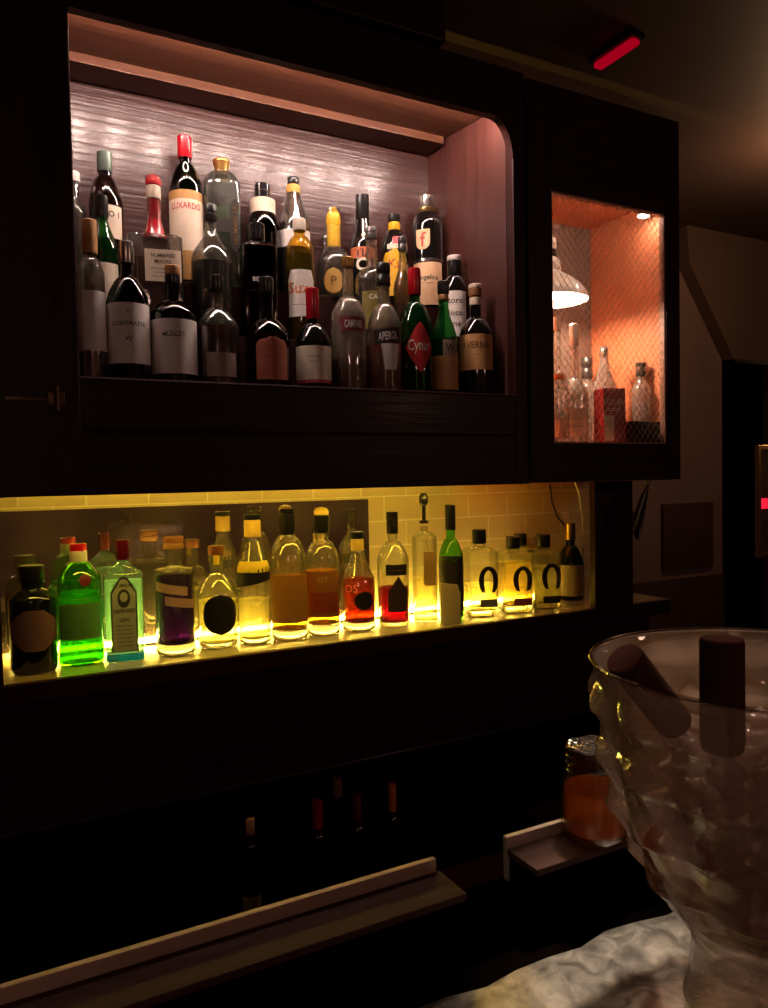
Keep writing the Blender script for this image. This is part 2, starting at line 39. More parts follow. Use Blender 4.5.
 {'name': 'whisky_bottle', 'label': 'round-shouldered bottle with black neck, cork stopper and red-brown label', 'cat': 'bottle', 'grp': 'bottles on the lit back bar', 'loc': (0.7986, 1.86, 1.135), 'R': 0.0452, 'rn': 0.0173, 'H': 0.3405, 'zs': 0.1822, 'zn': 0.2517, 'glass': 'clearbar', 'shape': 'bulb', 'sq': 0, 'ar': 1, 'rot': 0, 'liq': ('ambergold', 0.1714), 'base': ('glassbase', 0.0303), 'caps': [(0.3193, 0.3404, 0.0173, 'corkyellow2', 'dome'), (0.2716, 0.3192, 0.016, 'black', 'plain')], 'labels': [{'hw': 0.0412, 'a': 0.0, 'mat': 'rustlabel', 'txt': [('EST', 0.1509, 0.0133, 'tan')], 'z': (0.0513, 0.1718)}, {'hw': 0.0346, 'a': 0.0027, 'mat': 'rust2', 'off': 0.0006, 'z': (0.0618, 0.1169)}]},
 {'name': 'liquor_bottle', 'label': 'conical clear bottle of red-orange liquor with a black blot label', 'cat': 'bottle', 'grp': 'bottles on the lit back bar', 'loc': (0.9037, 1.86, 1.135), 'R': 0.0463, 'rn': 0.015, 'H': 0.2689, 'zs': 0.1415, 'zn': 0.2129, 'glass': 'clearbar', 'shape': 'cone', 'sq': 0, 'ar': 1, 'rot': 0, 'liq': ('redorange', 0.1388), 'base': ('glassbase', 0.0245), 'caps': [(0.2501, 0.2691, 0.0191, 'black', 'plain'), (0.2167, 0.2494, 0.0109, 'corkyellow2', 'plain')], 'labels': [{'hw': 0.0259, 'a': 0.0164, 'mat': 'ink', 'shape': 'disc', 'z': (0.0594, 0.1104)}, {'hw': 0.0218, 'a': -0.0191, 'mat': 'ink', 'shape': 'none', 'txt': [('OS', 0.1185, 0.0218, 'palepink')], 'z': (0.1024, 0.1319)}]},
 {'name': 'liquor_bottle', 'label': 'clear bottle of pink-red liquor with tall black cap and black pointed label', 'cat': 'bottle', 'grp': 'bottles on the lit back bar', 'loc': (1.0139, 1.86, 1.135), 'R': 0.0447, 'rn': 0.014, 'H': 0.3189, 'zs': 0.1779, 'zn': 0.2397, 'glass': 'clearbar', 'shape': 'round', 'sq': 0, 'ar': 1, 'rot': 0, 'liq': ('magenta', 0.1075), 'base': ('glassbase', 0.0043), 'caps': [(0.2577, 0.3189, 0.0147, 'blackgloss', 'plain')], 'labels': [{'hw': 0.0293, 'a': 0.0112, 'mat': 'ink', 'lines': [(0.1585, 0.0196, 'tandk')], 'z': (0.1448, 0.175)}, {'hw': 0.0279, 'a': 0.014, 'mat': 'darktape', 'shape': 'gable', 'z': (0.0429, 0.142)}]},
 {'name': 'liquor_bottle', 'label': 'tall slim clear bottle with a black pouring spout', 'cat': 'bottle', 'grp': 'bottles on the lit back bar', 'loc': (1.1175, 1.86, 1.135), 'R': 0.0357, 'rn': 0.01, 'H': 0.2748, 'zs': 0.2396, 'zn': 0.2597, 'glass': 'clearbar', 'shape': 'round', 'sq': 0, 'ar': 1, 'rot': 0, 'liq': ('paleyellow', 0.1245), 'caps': [(0.3319, 0.3689, 0.0129, 'black', 'spout')], 'labels': []},
 {'name': 'wine_bottle', 'label': 'green wine bottle with black capsule and dark label', 'cat': 'bottle', 'grp': 'bottles on the lit back bar', 'loc': (1.2072, 1.86, 1.135), 'R': 0.0364, 'rn': 0.0131, 'H': 0.3319, 'zs': 0.1703, 'zn': 0.2347, 'glass': 'winegreen', 'shape': 'round', 'sq': 0, 'ar': 1, 'rot': 0, 'liq': ('winedark', 0.1791), 'caps': [(0.2593, 0.3318, 0.0138, 'black', 'plain')], 'labels': [{'hw': 0.035, 'mat': 'winelabel', 'z': (0.025, 0.1835), 'a': 0.0}]},
 {'name': 'tequila_bottle', 'label': 'square bottle with black horseshoe and grey strip, next to the green wine bottle', 'cat': 'bottle', 'grp': 'bottles on the lit back bar', 'loc': (1.3086, 1.86, 1.135), 'R': 0.0461, 'rn': 0.0179, 'H': 0.2547, 'zs': 0.1812, 'zn': 0.2052, 'glass': 'clearbar', 'shape': 'flat', 'sq': 0.9, 'ar': 1, 'rot': 18, 'liq': ('paleyellow', 0.0913), 'base': ('glassbase', 0.0168), 'caps': [(0.2133, 0.2548, 0.0208, 'black', 'plain')], 'labels': [{'hw': 0.0298, 'a': 0.0119, 'mat': 'ink', 'shape': 'horseshoe', 'z': (0.0491, 0.1487)}, {'hw': 0.0268, 'a': 0.0119, 'mat': 'steel', 'z': (0.0285, 0.052)}]},
 {'name': 'tequila_bottle', 'label': 'square bottle of golden tequila with black horseshoe and red-brown strip', 'cat': 'bottle', 'grp': 'bottles on the lit back bar', 'loc': (1.4308, 1.855, 1.135), 'R': 0.0472, 'rn': 0.0183, 'H': 0.2278, 'zs': 0.1676, 'zn': 0.186, 'glass': 'clearbar', 'shape': 'flat', 'sq': 0.9, 'ar': 1, 'rot': 18, 'liq': ('goldliq', 0.1492), 'base': ('glassbase', 0.0207), 'caps': [(0.1915, 0.2279, 0.0213, 'black', 'plain')], 'labels': [{'hw': 0.0296, 'a': 0.0137, 'mat': 'ink', 'shape': 'horseshoe', 'z': (0.0447, 0.1406)}, {'hw': 0.0274, 'a': 0.0137, 'mat': 'rust', 'z': (0.0237, 0.0447)}]},
 {'name': 'tequila_bottle', 'label': 'square bottle with black horseshoe and dark strip, beside the dark green bottle at the end', 'cat': 'bottle', 'grp': 'bottles on the lit back bar', 'loc': (1.552, 1.86, 1.135), 'R': 0.0438, 'rn': 0.0188, 'H': 0.2273, 'zs': 0.1592, 'zn': 0.1844, 'glass': 'clearbar', 'shape': 'flat', 'sq': 0.9, 'ar': 1, 'rot': 18, 'liq': ('paleyellow', 0.1277), 'base': ('glassbase', 0.0169), 'caps': [(0.1869, 0.2273, 0.0211, 'black', 'plain')], 'labels': [{'hw': 0.0313, 'a': 0.0125, 'mat': 'ink', 'shape': 'horseshoe', 'z': (0.0386, 0.1403)}, {'hw': 0.0281, 'a': 0.0125, 'mat': 'ink', 'z': (0.0169, 0.0386)}]},
 {'name': 'tequila_bottle', 'label': 'square bottle mostly hidden behind the red-strip horseshoe bottle, only black cap and shoulder showing', 'cat': 'bottle', 'grp': 'bottles on the lit back bar', 'loc': (1.5442, 1.965, 1.135), 'R': 0.0325, 'rn': 0.0178, 'H': 0.2247, 'zs': 0.1576, 'zn': 0.1837, 'glass': 'clearbar', 'shape': 'flat', 'sq': 0.9, 'ar': 1, 'rot': 18, 'liq': ('paleyellow', 0.1053), 'caps': [(0.186, 0.2247, 0.0203, 'black', 'plain')], 'labels': []},
 {'name': 'wine_bottle', 'label': 'dark green bottle with gold neck foil and pale label, last at the end', 'cat': 'bottle', 'grp': 'bottles on the lit back bar', 'loc': (1.7255, 1.93, 1.135), 'R': 0.0448, 'rn': 0.0149, 'H': 0.2534, 'zs': 0.1053, 'zn': 0.1788, 'glass': 'dkgreen', 'shape': 'round', 'sq': 0, 'ar': 1, 'rot': 0, 'caps': [(0.1971, 0.2534, 0.0158, 'goldfoil', 'plain')], 'labels': [{'hw': 0.0431, 'mat': 'paledull', 'z': (0.014, 0.1154), 'a': 0.0}]},
 {'name': 'liquor_bottle', 'label': 'clear bottle with bright pale stopper and orange band, half hidden behind the door edge', 'cat': 'bottle', 'grp': 'bottles in the mesh-front cabinet', 'loc': (1.4794, 1.7, 1.64), 'R': 0.0319, 'rn': 0.0087, 'H': 0.3625, 'zs': 0.1356, 'zn': 0.2103, 'glass': 'clearlit', 'shape': 'bulb', 'sq': 0, 'ar': 1, 'rot': 0, 'liq': ('clearliq', 0.1097), 'caps': [(0.3229, 0.3628, 0.0087, 'white', 'plain')], 'labels': [{'hw': 0.0232, 'a': 0.0058, 'mat': 'orange', 'shape': 'rect', 'z': (0.1796, 0.1965)}, {'hw': 0.0261, 'a': 0.0, 'mat': 'cream', 'z': (0.0128, 0.0694)}]},
 {'name': 'liquor_bottle', 'label': 'tall-necked clear bottle with silver top and pale label, under the hanging lamp', 'cat': 'bottle', 'grp': 'bottles in the mesh-front cabinet', 'loc': (1.5749, 1.735, 1.64), 'R': 0.0404, 'rn': 0.012, 'H': 0.3558, 'zs': 0.1425, 'zn': 0.196, 'glass': 'clearlit', 'shape': 'round', 'sq': 0, 'ar': 1, 'rot': 0, 'liq': ('clearliq', 0.1008), 'caps': [(0.2907, 0.3553, 0.015, 'silverl', 'plain')], 'labels': [{'hw': 0.03, 'a': 0.006, 'mat': 'cream', 'lines': [(0.0733, 0.018, 'ink'), (0.0499, 0.021, 'ink')], 'z': (0.0179, 0.1024)}]},
 {'name': 'liquor_bottle', 'label': 'short clear bottle with wide ribbed grey screw cap', 'cat': 'bottle', 'grp': 'bottles in the mesh-front cabinet', 'loc': (1.7653, 1.885, 1.64), 'R': 0.0362, 'rn': 0.0148, 'H': 0.2885, 'zs': 0.1677, 'zn': 0.2167, 'glass': 'clearlit', 'shape': 'round', 'sq': 0, 'ar': 1, 'rot': 0, 'liq': ('clearliq', 0.135), 'caps': [(0.2203, 0.2881, 0.0181, 'dkgrey', 'ring')], 'labels': []},
 {'name': 'liquor_bottle', 'label': 'clear cone-shouldered bottle with metal ball pourer behind the red carton', 'cat': 'bottle', 'grp': 'bottles in the mesh-front cabinet', 'loc': (1.7232, 1.765, 1.64), 'R': 0.0406, 'rn': 0.0125, 'H': 0.3055, 'zs': 0.163, 'zn': 0.2621, 'glass': 'clearlit', 'shape': 'cone', 'sq': 0, 'ar': 1, 'rot': 0, 'caps': [(0.2717, 0.3054, 0.0141, 'silver', 'dome')], 'labels': []},
 {'name': 'liquor_bottle', 'label': 'clear bottle with banded black and grey cap, near the cabinet side wall', 'cat': 'bottle', 'grp': 'bottles in the mesh-front cabinet', 'loc': (1.8125, 1.7, 1.64), 'R': 0.0295, 'rn': 0.014, 'H': 0.2485, 'zs': 0.1592, 'zn': 0.2023, 'glass': 'clearlit', 'shape': 'slope', 'sq': 0, 'ar': 1, 'rot': 0, 'caps': [(0.2362, 0.2484, 0.0163, 'black', 'plain'), (0.2214, 0.2366, 0.014, 'silver', 'plain'), (0.2058, 0.2211, 0.0155, 'black', 'plain')], 'labels': []},
 {'name': 'liquor_bottle', 'label': 'dim bottle with pale cap and pale label under the back bar', 'cat': 'bottle', 'grp': 'dim bottles under the back bar', 'loc': (0.5503, 1.76, 0.45), 'R': 0.0263, 'rn': 0.0096, 'H': 0.2792, 'zs': 0.1714, 'zn': 0.2254, 'glass': 'smoke', 'shape': 'round', 'sq': 0, 'ar': 1, 'rot': 0, 'caps': [(0.2403, 0.2794, 0.0108, 'duskpink', 'plain')], 'labels': [{'hw': 0.0215, 'a': 0.0, 'mat': 'dulllabel', 'z': (0.0315, 0.0972)}]},
 {'name': 'liquor_bottle', 'label': 'dim bottle with dark red capsule under the back bar, nearest the pale-capped one', 'cat': 'bottle', 'grp': 'dim bottles under the back bar', 'loc': (0.7349, 1.78, 0.45), 'R': 0.0303, 'rn': 0.0126, 'H': 0.2767, 'zs': 0.146, 'zn': 0.1979, 'glass': 'black', 'shape': 'round', 'sq': 0, 'ar': 1, 'rot': 0, 'caps': [(0.2046, 0.2768, 0.0139, 'redcap', 'plain')], 'labels': []},
 {'name': 'liquor_bottle', 'label': 'dim bottle with slim dull red capsule under the back bar, beside the orange-capped one', 'cat': 'bottle', 'grp': 'dim bottles under the back bar', 'loc': (0.849, 1.78, 0.45), 'R': 0.0286, 'rn': 0.0104, 'H': 0.2666, 'zs': 0.144, 'zn': 0.1921, 'glass': 'black', 'shape': 'round', 'sq': 0, 'ar': 1, 'rot': 0, 'caps': [(0.1971, 0.2661, 0.0104, 'maroon', 'plain')], 'labels': []},
 {'name': 'liquor_bottle', 'label': 'dim bottle with orange cap under the back bar', 'cat': 'bottle', 'grp': 'dim bottles under the back bar', 'loc': (0.9544, 1.78, 0.45), 'R': 0.0293, 'rn': 0.0093, 'H': 0.2732, 'zs': 0.1292, 'zn': 0.1949, 'glass': 'black', 'shape': 'round', 'sq': 0, 'ar': 1, 'rot': 0, 'caps': [(0.1988, 0.2722, 0.008, 'orangecap', 'plain')], 'labels': []},
 {'name': 'liquor_bottle', 'label': 'dim dark bottle with brown cap, between the two red-capped ones', 'cat': 'bottle', 'grp': 'dim bottles under the back bar', 'loc': (0.8369, 1.88, 0.45), 'R': 0.0271, 'rn': 0.0122, 'H': 0.2776, 'zs': 0.1331, 'zn': 0.1998, 'glass': 'smoke', 'shape': 'round', 'sq': 0, 'ar': 1, 'rot': 0, 'caps': [(0.2274, 0.277, 0.0122, 'tandk', 'plain')], 'labels': []},
]
import bpy, bmesh, math, random
from mathutils import Vector, Matrix
random.seed(7)
SC = bpy.context.scene
COL = SC.collection
PI = math.pi

# ------------------------------------------------------------------ helpers
def lin(r, g, b):
    f = lambda v: (v / 255 / 12.92) if v / 255 <= 0.04045 else ((v / 255 + 0.055) / 1.055) ** 2.4
    return (f(r), f(g), f(b), 1)

class NT:
    def __init__(s, name):
        s.m = bpy.data.materials.new(name); s.m.use_nodes = True
        s.t = s.m.node_tree; s.t.nodes.clear()
        s.out = s.n('ShaderNodeOutputMaterial')
    def n(s, typ, **kw):
        nd = s.t.nodes.new(typ)
        for k, v in kw.items():
            if k in nd.inputs: nd.inputs[k].default_value = v
            else: setattr(nd, k, v)
        return nd
    def l(s, a, b): s.t.links.new(a, b)
    def fin(s, sh): s.l(sh, s.out.inputs['Surface']); return s.m

def pbr(name, col, rough=.5, metal=0., coat=0., bump=None, spec=.5, sheen=0, vary=None):
    """Principled with an optional noise bump (scale, strength) and colour variation (scale, amount)."""
    t = NT(name)
    p = t.n('ShaderNodeBsdfPrincipled')
    p.inputs['Base Color'].default_value = col
    p.inputs['Roughness'].default_value = rough
    p.inputs['Metallic'].default_value = metal
    p.inputs['Coat Weight'].default_value = coat
    p.inputs['Coat Roughness'].default_value = .08
    p.inputs['Specular IOR Level'].default_value = spec
    if vary or bump: tc = t.n('ShaderNodeTexCoord')
    if vary:
        nz = t.n('ShaderNodeTexNoise', Scale=vary[0], Detail=5.)
        t.l(tc.outputs['Object'], nz.inputs['Vector'])
        mx = t.n('ShaderNodeMix', data_type='RGBA')
        t.l(nz.outputs['Fac'], mx.inputs['Factor'])
        k = vary[1]
        mx.inputs['A'].default_value = [c * (1 - k) for c in col[:3]] + [1]
        mx.inputs['B'].default_value = [min(1, c * (1 + k)) for c in col[:3]] + [1]
        t.l(mx.outputs['Result'], p.inputs['Base Color'])
    if bump:
        nz = t.n('ShaderNodeTexNoise', Scale=bump[0], Detail=4.)
        t.l(tc.outputs['Object'], nz.inputs['Vector'])
        b = t.n('ShaderNodeBump', Strength=bump[1], Distance=.01)
        t.l(nz.outputs['Fac'], b.inputs['Height'])
        t.l(b.outputs['Normal'], p.inputs['Normal'])
    return t.fin(p.outputs[0])

def wood(name, dark, light, rough=.4, scale=(1.5, 22, 22), bump=.25, coat=0., vert=False, spec=.22):
    t = NT(name)
    p = t.n('ShaderNodeBsdfPrincipled', Roughness=rough)
    p.inputs['Specular IOR Level'].default_value = spec
    p.inputs['Coat Weight'].default_value = coat
    p.inputs['Coat Roughness'].default_value = .165
    tc = t.n('ShaderNodeTexCoord'); mp = t.n('ShaderNodeMapping')
    mp.inputs['Scale'].default_value = (scale[1], scale[2], scale[0]) if vert else scale
    t.l(tc.outputs['Object'], mp.inputs['Vector'])
    nz = t.n('ShaderNodeTexNoise', Scale=2.2, Detail=7., Distortion=.7)
    t.l(mp.outputs[0], nz.inputs['Vector'])
    cr = t.n('ShaderNodeValToRGB')
    cr.color_ramp.elements[0].position = .3; cr.color_ramp.elements[0].color = dark
    cr.color_ramp.elements[1].position = .75; cr.color_ramp.elements[1].color = light
    t.l(nz.outputs['Fac'], cr.inputs['Fac'])
    t.l(cr.outputs['Color'], p.inputs['Base Color'])
    b = t.n('ShaderNodeBump', Strength=bump, Distance=.004)
    t.l(nz.outputs['Fac'], b.inputs['Height'])
    t.l(b.outputs['Normal'], p.inputs['Normal'])
    if coat: t.l(b.outputs['Normal'], p.inputs['Coat Normal'])
    return t.fin(p.outputs[0])

def clear(name, tint, edge, gloss=.04, gl_edge=.55, haze=0., hazecol=(.8, .8, .8, 1), rough=.02, refr=0.):
    """Hollow blown glass: see-through, darker where one looks along the wall, mirror-like at grazing angles."""
    t = NT(name)
    lw = t.n('ShaderNodeLayerWeight', Blend=.5)
    pw = t.n('ShaderNodeMath', operation='POWER'); pw.inputs[1].default_value = 3.0
    t.l(lw.outputs['Facing'], pw.inputs[0])
    mx = t.n('ShaderNodeMix', data_type='RGBA')
    t.l(pw.outputs[0], mx.inputs['Factor'])
    mx.inputs['A'].default_value = tint; mx.inputs['B'].default_value = edge
    tr = t.n('ShaderNodeBsdfTransparent'); t.l(mx.outputs['Result'], tr.inputs['Color'])
    base = tr.outputs[0]
    if haze:
        tl = t.n('ShaderNodeBsdfTranslucent'); tl.inputs['Color'].default_value = hazecol
        df = t.n('ShaderNodeBsdfDiffuse'); df.inputs['Color'].default_value = hazecol
        m0 = t.n('ShaderNodeMixShader'); m0.inputs[0].default_value = .5
        t.l(tl.outputs[0], m0.inputs[1]); t.l(df.outputs[0], m0.inputs[2])
        m1 = t.n('ShaderNodeMixShader'); m1.inputs[0].default_value = haze
        t.l(base, m1.inputs[1]); t.l(m0.outputs[0], m1.inputs[2]); base = m1.outputs[0]
    if refr:
        rf = t.n('ShaderNodeBsdfRefraction', Roughness=.015, IOR=1.45); rf.inputs['Color'].default_value = (.98, .97, .94, 1)
        m3 = t.n('ShaderNodeMixShader'); m3.inputs[0].default_value = refr
        t.l(base, m3.inputs[1]); t.l(rf.outputs[0], m3.inputs[2]); base = m3.outputs[0]
    gs = t.n('ShaderNodeBsdfGlossy', Roughness=rough)
    fa = t.n('ShaderNodeMath', operation='MULTIPLY_ADD')
    t.l(pw.outputs[0], fa.inputs[0]); fa.inputs[1].default_value = gl_edge; fa.inputs[2].default_value = gloss
    ms = t.n('ShaderNodeMixShader')
    t.l(fa.outputs[0], ms.inputs[0]); t.l(base, ms.inputs[1]); t.l(gs.outputs[0], ms.inputs[2])
    return t.fin(ms.outputs[0])

def liquid(name, tint, glow, k=.35):
    """Coloured liquor: lets light through tinted and scatters part of it."""
    t = NT(name)
    tr = t.n('ShaderNodeBsdfTransparent'); tr.inputs['Color'].default_value = tint
    tl = t.n('ShaderNodeBsdfTranslucent'); tl.inputs['Color'].default_value = glow
    ms = t.n('ShaderNodeMixShader'); ms.inputs[0].default_value = k
    t.l(tr.outputs[0], ms.inputs[1]); t.l(tl.outputs[0], ms.inputs[2])
    gs = t.n('ShaderNodeBsdfGlossy', Roughness=.05)
    m2 = t.n('ShaderNodeMixShader'); m2.inputs[0].default_value = .03
    t.l(ms.outputs[0], m2.inputs[1]); t.l(gs.outputs[0], m2.inputs[2])
    return t.fin(m2.outputs[0])

def refract(name, col, rough=.03):
    t = NT(name)
    p = t.n('ShaderNodeBsdfPrincipled', Roughness=rough)
    p.inputs['Base Color'].default_value = col
    p.inputs['Transmission Weight'].default_value = 1
    p.inputs['IOR'].default_value = 1.45
    return t.fin(p.outputs[0])

def emit(name, col, s):
    t = NT(name)
    e = t.n('ShaderNodeEmission', Strength=s); e.inputs['Color'].default_value = col
    return t.fin(e.outputs[0])

def obj(name, bm, mats, parent=None, smooth=True, loc=None, sharp=38):
    me = bpy.data.meshes.new(name)
    bm.normal_update()
    bm.to_mesh(me); bm.free()
    if not isinstance(mats, (list, tuple)): mats = [mats]
    for m in mats: me.materials.append(m)
    if smooth:
        for p in me.polygons: p.use_smooth = True
        me.set_sharp_from_angle(angle=math.radians(sharp))
    o = bpy.data.objects.new(name, me); COL.objects.link(o)
    if parent: o.parent = parent
    if loc: o.location = loc
    return o

def thing(name, label, cat, loc=(0, 0, 0), rz=0, group=None):
    o = bpy.data.objects.new(name, None); COL.objects.link(o)
    o.empty_display_size = .05
    o.location = loc; o.rotation_euler = (0, 0, rz)
    return tag(o, label, cat, group)

def tag(o, label, cat, group=None):
    o['label'] = label; o['category'] = cat
    if group: o['group'] = group
    return o

def struct(name, bm, m, smooth=False):
    o = obj(name, bm, m, None, smooth); o['kind'] = 'structure'; return o

def box(bm, x0, x1, y0, y1, z0, z1, bev=0., mi=0):
    g = bmesh.ops.create_cube(bm, size=1)
    vs = g['verts']
    for v in vs:
        v.co = Vector(((x0 + x1) / 2 + v.co.x * (x1 - x0), (y0 + y1) / 2 + v.co.y * (y1 - y0), (z0 + z1) / 2 + v.co.z * (z1 - z0)))
    fs = {f for v in vs for f in v.link_faces}
    for f in fs: f.material_index = mi
    if bev:
        es = list({e for v in vs for e in v.link_edges})
        bmesh.ops.bevel(bm, geom=es, offset=bev, segments=2, affect='EDGES', profile=.6)
    return bm

def B(*a, **k): return box(bmesh.new(), *a, **k)

def lathe(bm, prof, seg=32, c=(0, 0, 0), capped=(True, True), mi=0, shape=None):
    rings = []
    for r, z in prof:
        ring = []
        for i in range(seg):
            th = 2 * PI * i / seg
            x, y = shape(r, z, th) if shape else (r * math.sin(th), -r * math.cos(th))
            ring.append(bm.verts.new((c[0] + x, c[1] + y, c[2] + z)))
        rings.append(ring)
    for a, b_ in zip(rings, rings[1:]):
        for i in range(seg):
            f = bm.faces.new((a[i], a[(i + 1) % seg], b_[(i + 1) % seg], b_[i])); f.material_index = mi
    if capped[0]: bm.faces.new(list(reversed(rings[0]))).material_index = mi
    if capped[1]: bm.faces.new(rings[-1]).material_index = mi
    return bm

def tube(bm, pts, r, seg=8, mi=0, closed=False):
    pts = [Vector(p) for p in pts]
    rings = []
    up = Vector((0, 0, 1))
    for i, p in enumerate(pts):
        d = (pts[min(i + 1, len(pts) - 1)] - pts[max(i - 1, 0)]).normalized()
        a = d.cross(up)
        if a.length < 1e-3: a = d.cross(Vector((0, 1, 0)))
        a.normalize(); b_ = d.cross(a).normalized()
        rr = r[i] if isinstance(r, (list, tuple)) else r
        rings.append([bm.verts.new(p + a * rr * math.cos(2 * PI * k / seg) + b_ * rr * math.sin(2 * PI * k / seg)) for k in range(seg)])
    for q, w in zip(rings, rings[1:]):
        for k in range(seg):
            bm.faces.new((q[k], q[(k + 1) % seg], w[(k + 1) % seg], w[k])).material_index = mi
    bm.faces.new(list(reversed(rings[0]))).material_index = mi
    bm.faces.new(rings[-1]).material_index = mi
    return bm

def prism_x(bm, poly, y0, y1, mi=0):
    """(x, z) outline pushed from y0 to y1."""
    a = [bm.verts.new((x, y0, z)) for x, z in poly]
    b_ = [bm.verts.new((x, y1, z)) for x, z in poly]
    bm.faces.new(a).material_index = mi; bm.faces.new(list(reversed(b_))).material_index = mi
    n = len(poly)
    for i in range(n):
        bm.faces.new((a[(i + 1) % n], a[i], b_[i], b_[(i + 1) % n])).material_index = mi
    bmesh.ops.recalc_face_normals(bm, faces=bm.faces)
    return bm

_txt = {}
def text_geo(s):
    """Outline of a word one unit high, centred, as (verts, faces)."""
    if s in _txt: return _txt[s]
    cu = bpy.data.curves.new('lettering', 'FONT'); cu.body = s; cu.size = 1.4
    cu.align_x = 'CENTER'; cu.align_y = 'CENTER'; cu.resolution_u = 2; cu.offset = .012
    o = bpy.data.objects.new('lettering', cu); COL.objects.link(o)
    dg = bpy.context.evaluated_depsgraph_get(); dg.update()
    me = bpy.data.meshes.new_from_object(o.evaluated_get(dg))
    vs = [(v.co.x, v.co.y) for v in me.vertices]; fs = [tuple(p.vertices) for p in me.polygons]
    bpy.data.objects.remove(o); bpy.data.curves.remove(cu); bpy.data.meshes.remove(me)
    ys = [v[1] for v in vs]; c = (min(ys) + max(ys)) / 2
    _txt[s] = ([(x, y - c) for x, y in vs], fs)
    return _txt[s]

# ------------------------------------------------------------------ materials
G = {
 'clear': clear('clear_glass', (.94, .94, .92, 1), (.55, .54, .48, 1), .11, .6, haze=.035, hazecol=(.75, .72, .66, 1), refr=.25),
 'clearbar': clear('back_bar_clear_glass', (.97, .97, .92, 1), (.60, .58, .45, 1), .07, .55, haze=.045, hazecol=(.8, .76, .55, 1), refr=.12),
 'clearbrightened': clear('brightened_clear_glass', (.94, .94, .92, 1), (.55, .54, .48, 1), .10, .55, haze=.14, hazecol=(.9, .72, .60, 1), refr=.12),  # clear glass with warm haze mixed in, standing in for light on it
 'clearlit': clear('lit_clear_glass', (.94, .92, .90, 1), (.6, .54, .5, 1), .13, .6, haze=.26, hazecol=(.98, .88, .80, 1), refr=.2),  # strong pale haze paints the lit brightness into this clear glass
 'clearblue': clear('faint_blue_glass', (.90, .94, .92, 1), (.55, .60, .58, 1), .11, .6, haze=.05, hazecol=(.7, .76, .72, 1), refr=.25),
 'smoke': clear('smoky_brown_glass', (.26, .19, .16, 1), (.05, .035, .03, 1), .07, .6),
 'green': clear('green_bottle_glass', (.14, .36, .14, 1), (.02, .08, .025, 1), .07, .6, haze=.10, hazecol=(.03, .24, .05, 1)),
 'greenlit': clear('lit_green_glass', (.16, .46, .17, 1), (.02, .10, .03, 1), .07, .6, haze=.2, hazecol=(.03, .30, .06, 1)),
 'winegreen': clear('wine_green_glass', (.34, .72, .12, 1), (.05, .2, .02, 1), haze=.2, hazecol=(.14, .5, .06, 1)),
 'dkgreen': clear('dark_green_glass', (.05, .12, .06, 1), (.006, .02, .01, 1), .07, .6),
 'amber': clear('amber_glass', (.85, .58, .10, 1), (.3, .15, .01, 1), .06, .5, haze=.08, hazecol=(.85, .55, .05, 1)),
 'brightgreen': clear('bright_green_glass', (.34, .72, .06, 1), (.05, .26, .02, 1), .06, .5, haze=.09, hazecol=(.14, .5, .02, 1)),
 'paleaqua': clear('pale_aqua_glass', (.74, .92, .84, 1), (.25, .48, .44, 1), haze=.10, hazecol=(.6, .85, .75, 1)),
 'black': pbr('black_bottle_glass', (.006, .005, .005, 1), .06, coat=.6),
 'blackgreen': pbr('black_green_bottle_glass', (.004, .008, .006, 1), .08, coat=.4),
}
LQ = {
 'pale': liquid('pale_spirit', (.93, .92, .88, 1), (.8, .78, .7, 1), .08),
 'clearliq': liquid('water_clear_spirit', (.93, .91, .88, 1), (.9, .85, .8, 1), .15),
 'brown': liquid('brown_spirit', (.16, .08, .04, 1), (.22, .1, .05, 1), .3),
 'amberdark': liquid('dark_amber_spirit', (.25, .11, .05, 1), (.30, .13, .06, 1), .35),
 'darkred': liquid('dark_red_bitter', (.22, .03, .02, 1), (.22, .03, .02, 1), .4),
 'red': liquid('red_aperitif', (.55, .03, .03, 1), (.75, .04, .04, 1), .5),
 'black': liquid('dark_spirit', (.02, .012, .01, 1), (.02, .012, .01, 1), .5),
 'dkgreen': liquid('dark_green_spirit', (.03, .06, .03, 1), (.03, .07, .03, 1), .5),
 'amberblack': liquid('deep_amber_spirit', (.03, .012, .005, 1), (.02, .008, .004, 1), .5),
 'yellow': liquid('yellow_liqueur', (.8, .6, .12, 1), (.8, .6, .1, 1), .5),
 'palegreen2': liquid('pale_green_liqueur', (.80, .86, .70, 1), (.7, .78, .6, 1), .3),
 'greenliq': liquid('green_gin', (.30, .75, .08, 1), (.18, .48, .02, 1), .45),
 'paleblue': liquid('pale_blue_gin', (.78, .93, .88, 1), (.65, .9, .8, 1), .3),
 'purple': liquid('purple_spirit', (.09, .02, .17, 1), (.12, .025, .28, 1), .45),
 'paleyellow': liquid('pale_yellow_spirit', (.96, .93, .66, 1), (.95, .85, .40, 1), .30),
 'ambergold': liquid('golden_whisky', (.85, .55, .15, 1), (.75, .42, .08, 1), .4),
 'redorange': liquid('red_orange_spirit', (.55, .10, .03, 1), (.50, .10, .03, 1), .5),
 'magenta': liquid('pink_red_spirit', (.40, .012, .08, 1), (.38, .01, .10, 1), .5),
 'winedark': liquid('dark_wine', (.06, .05, .02, 1), (.05, .04, .02, 1), .5),
 'goldliq': liquid('golden_tequila', (.95, .82, .40, 1), (.95, .75, .22, 1), .35),
}
BASE = {
 'glassbase': refract('thick_glass_foot', (1, .98, .92, 1)),
 'bluebase': liquid('blue_glass_foot', (.0, .3, .7, 1), (.0, .50, 1, 1), .9),
}
P = {}
def paint(k, rgb, rough=.55, metal=0., coat=0., **kw):
    P[k] = pbr('paint_' + k, lin(*rgb), rough, metal, coat, **kw)
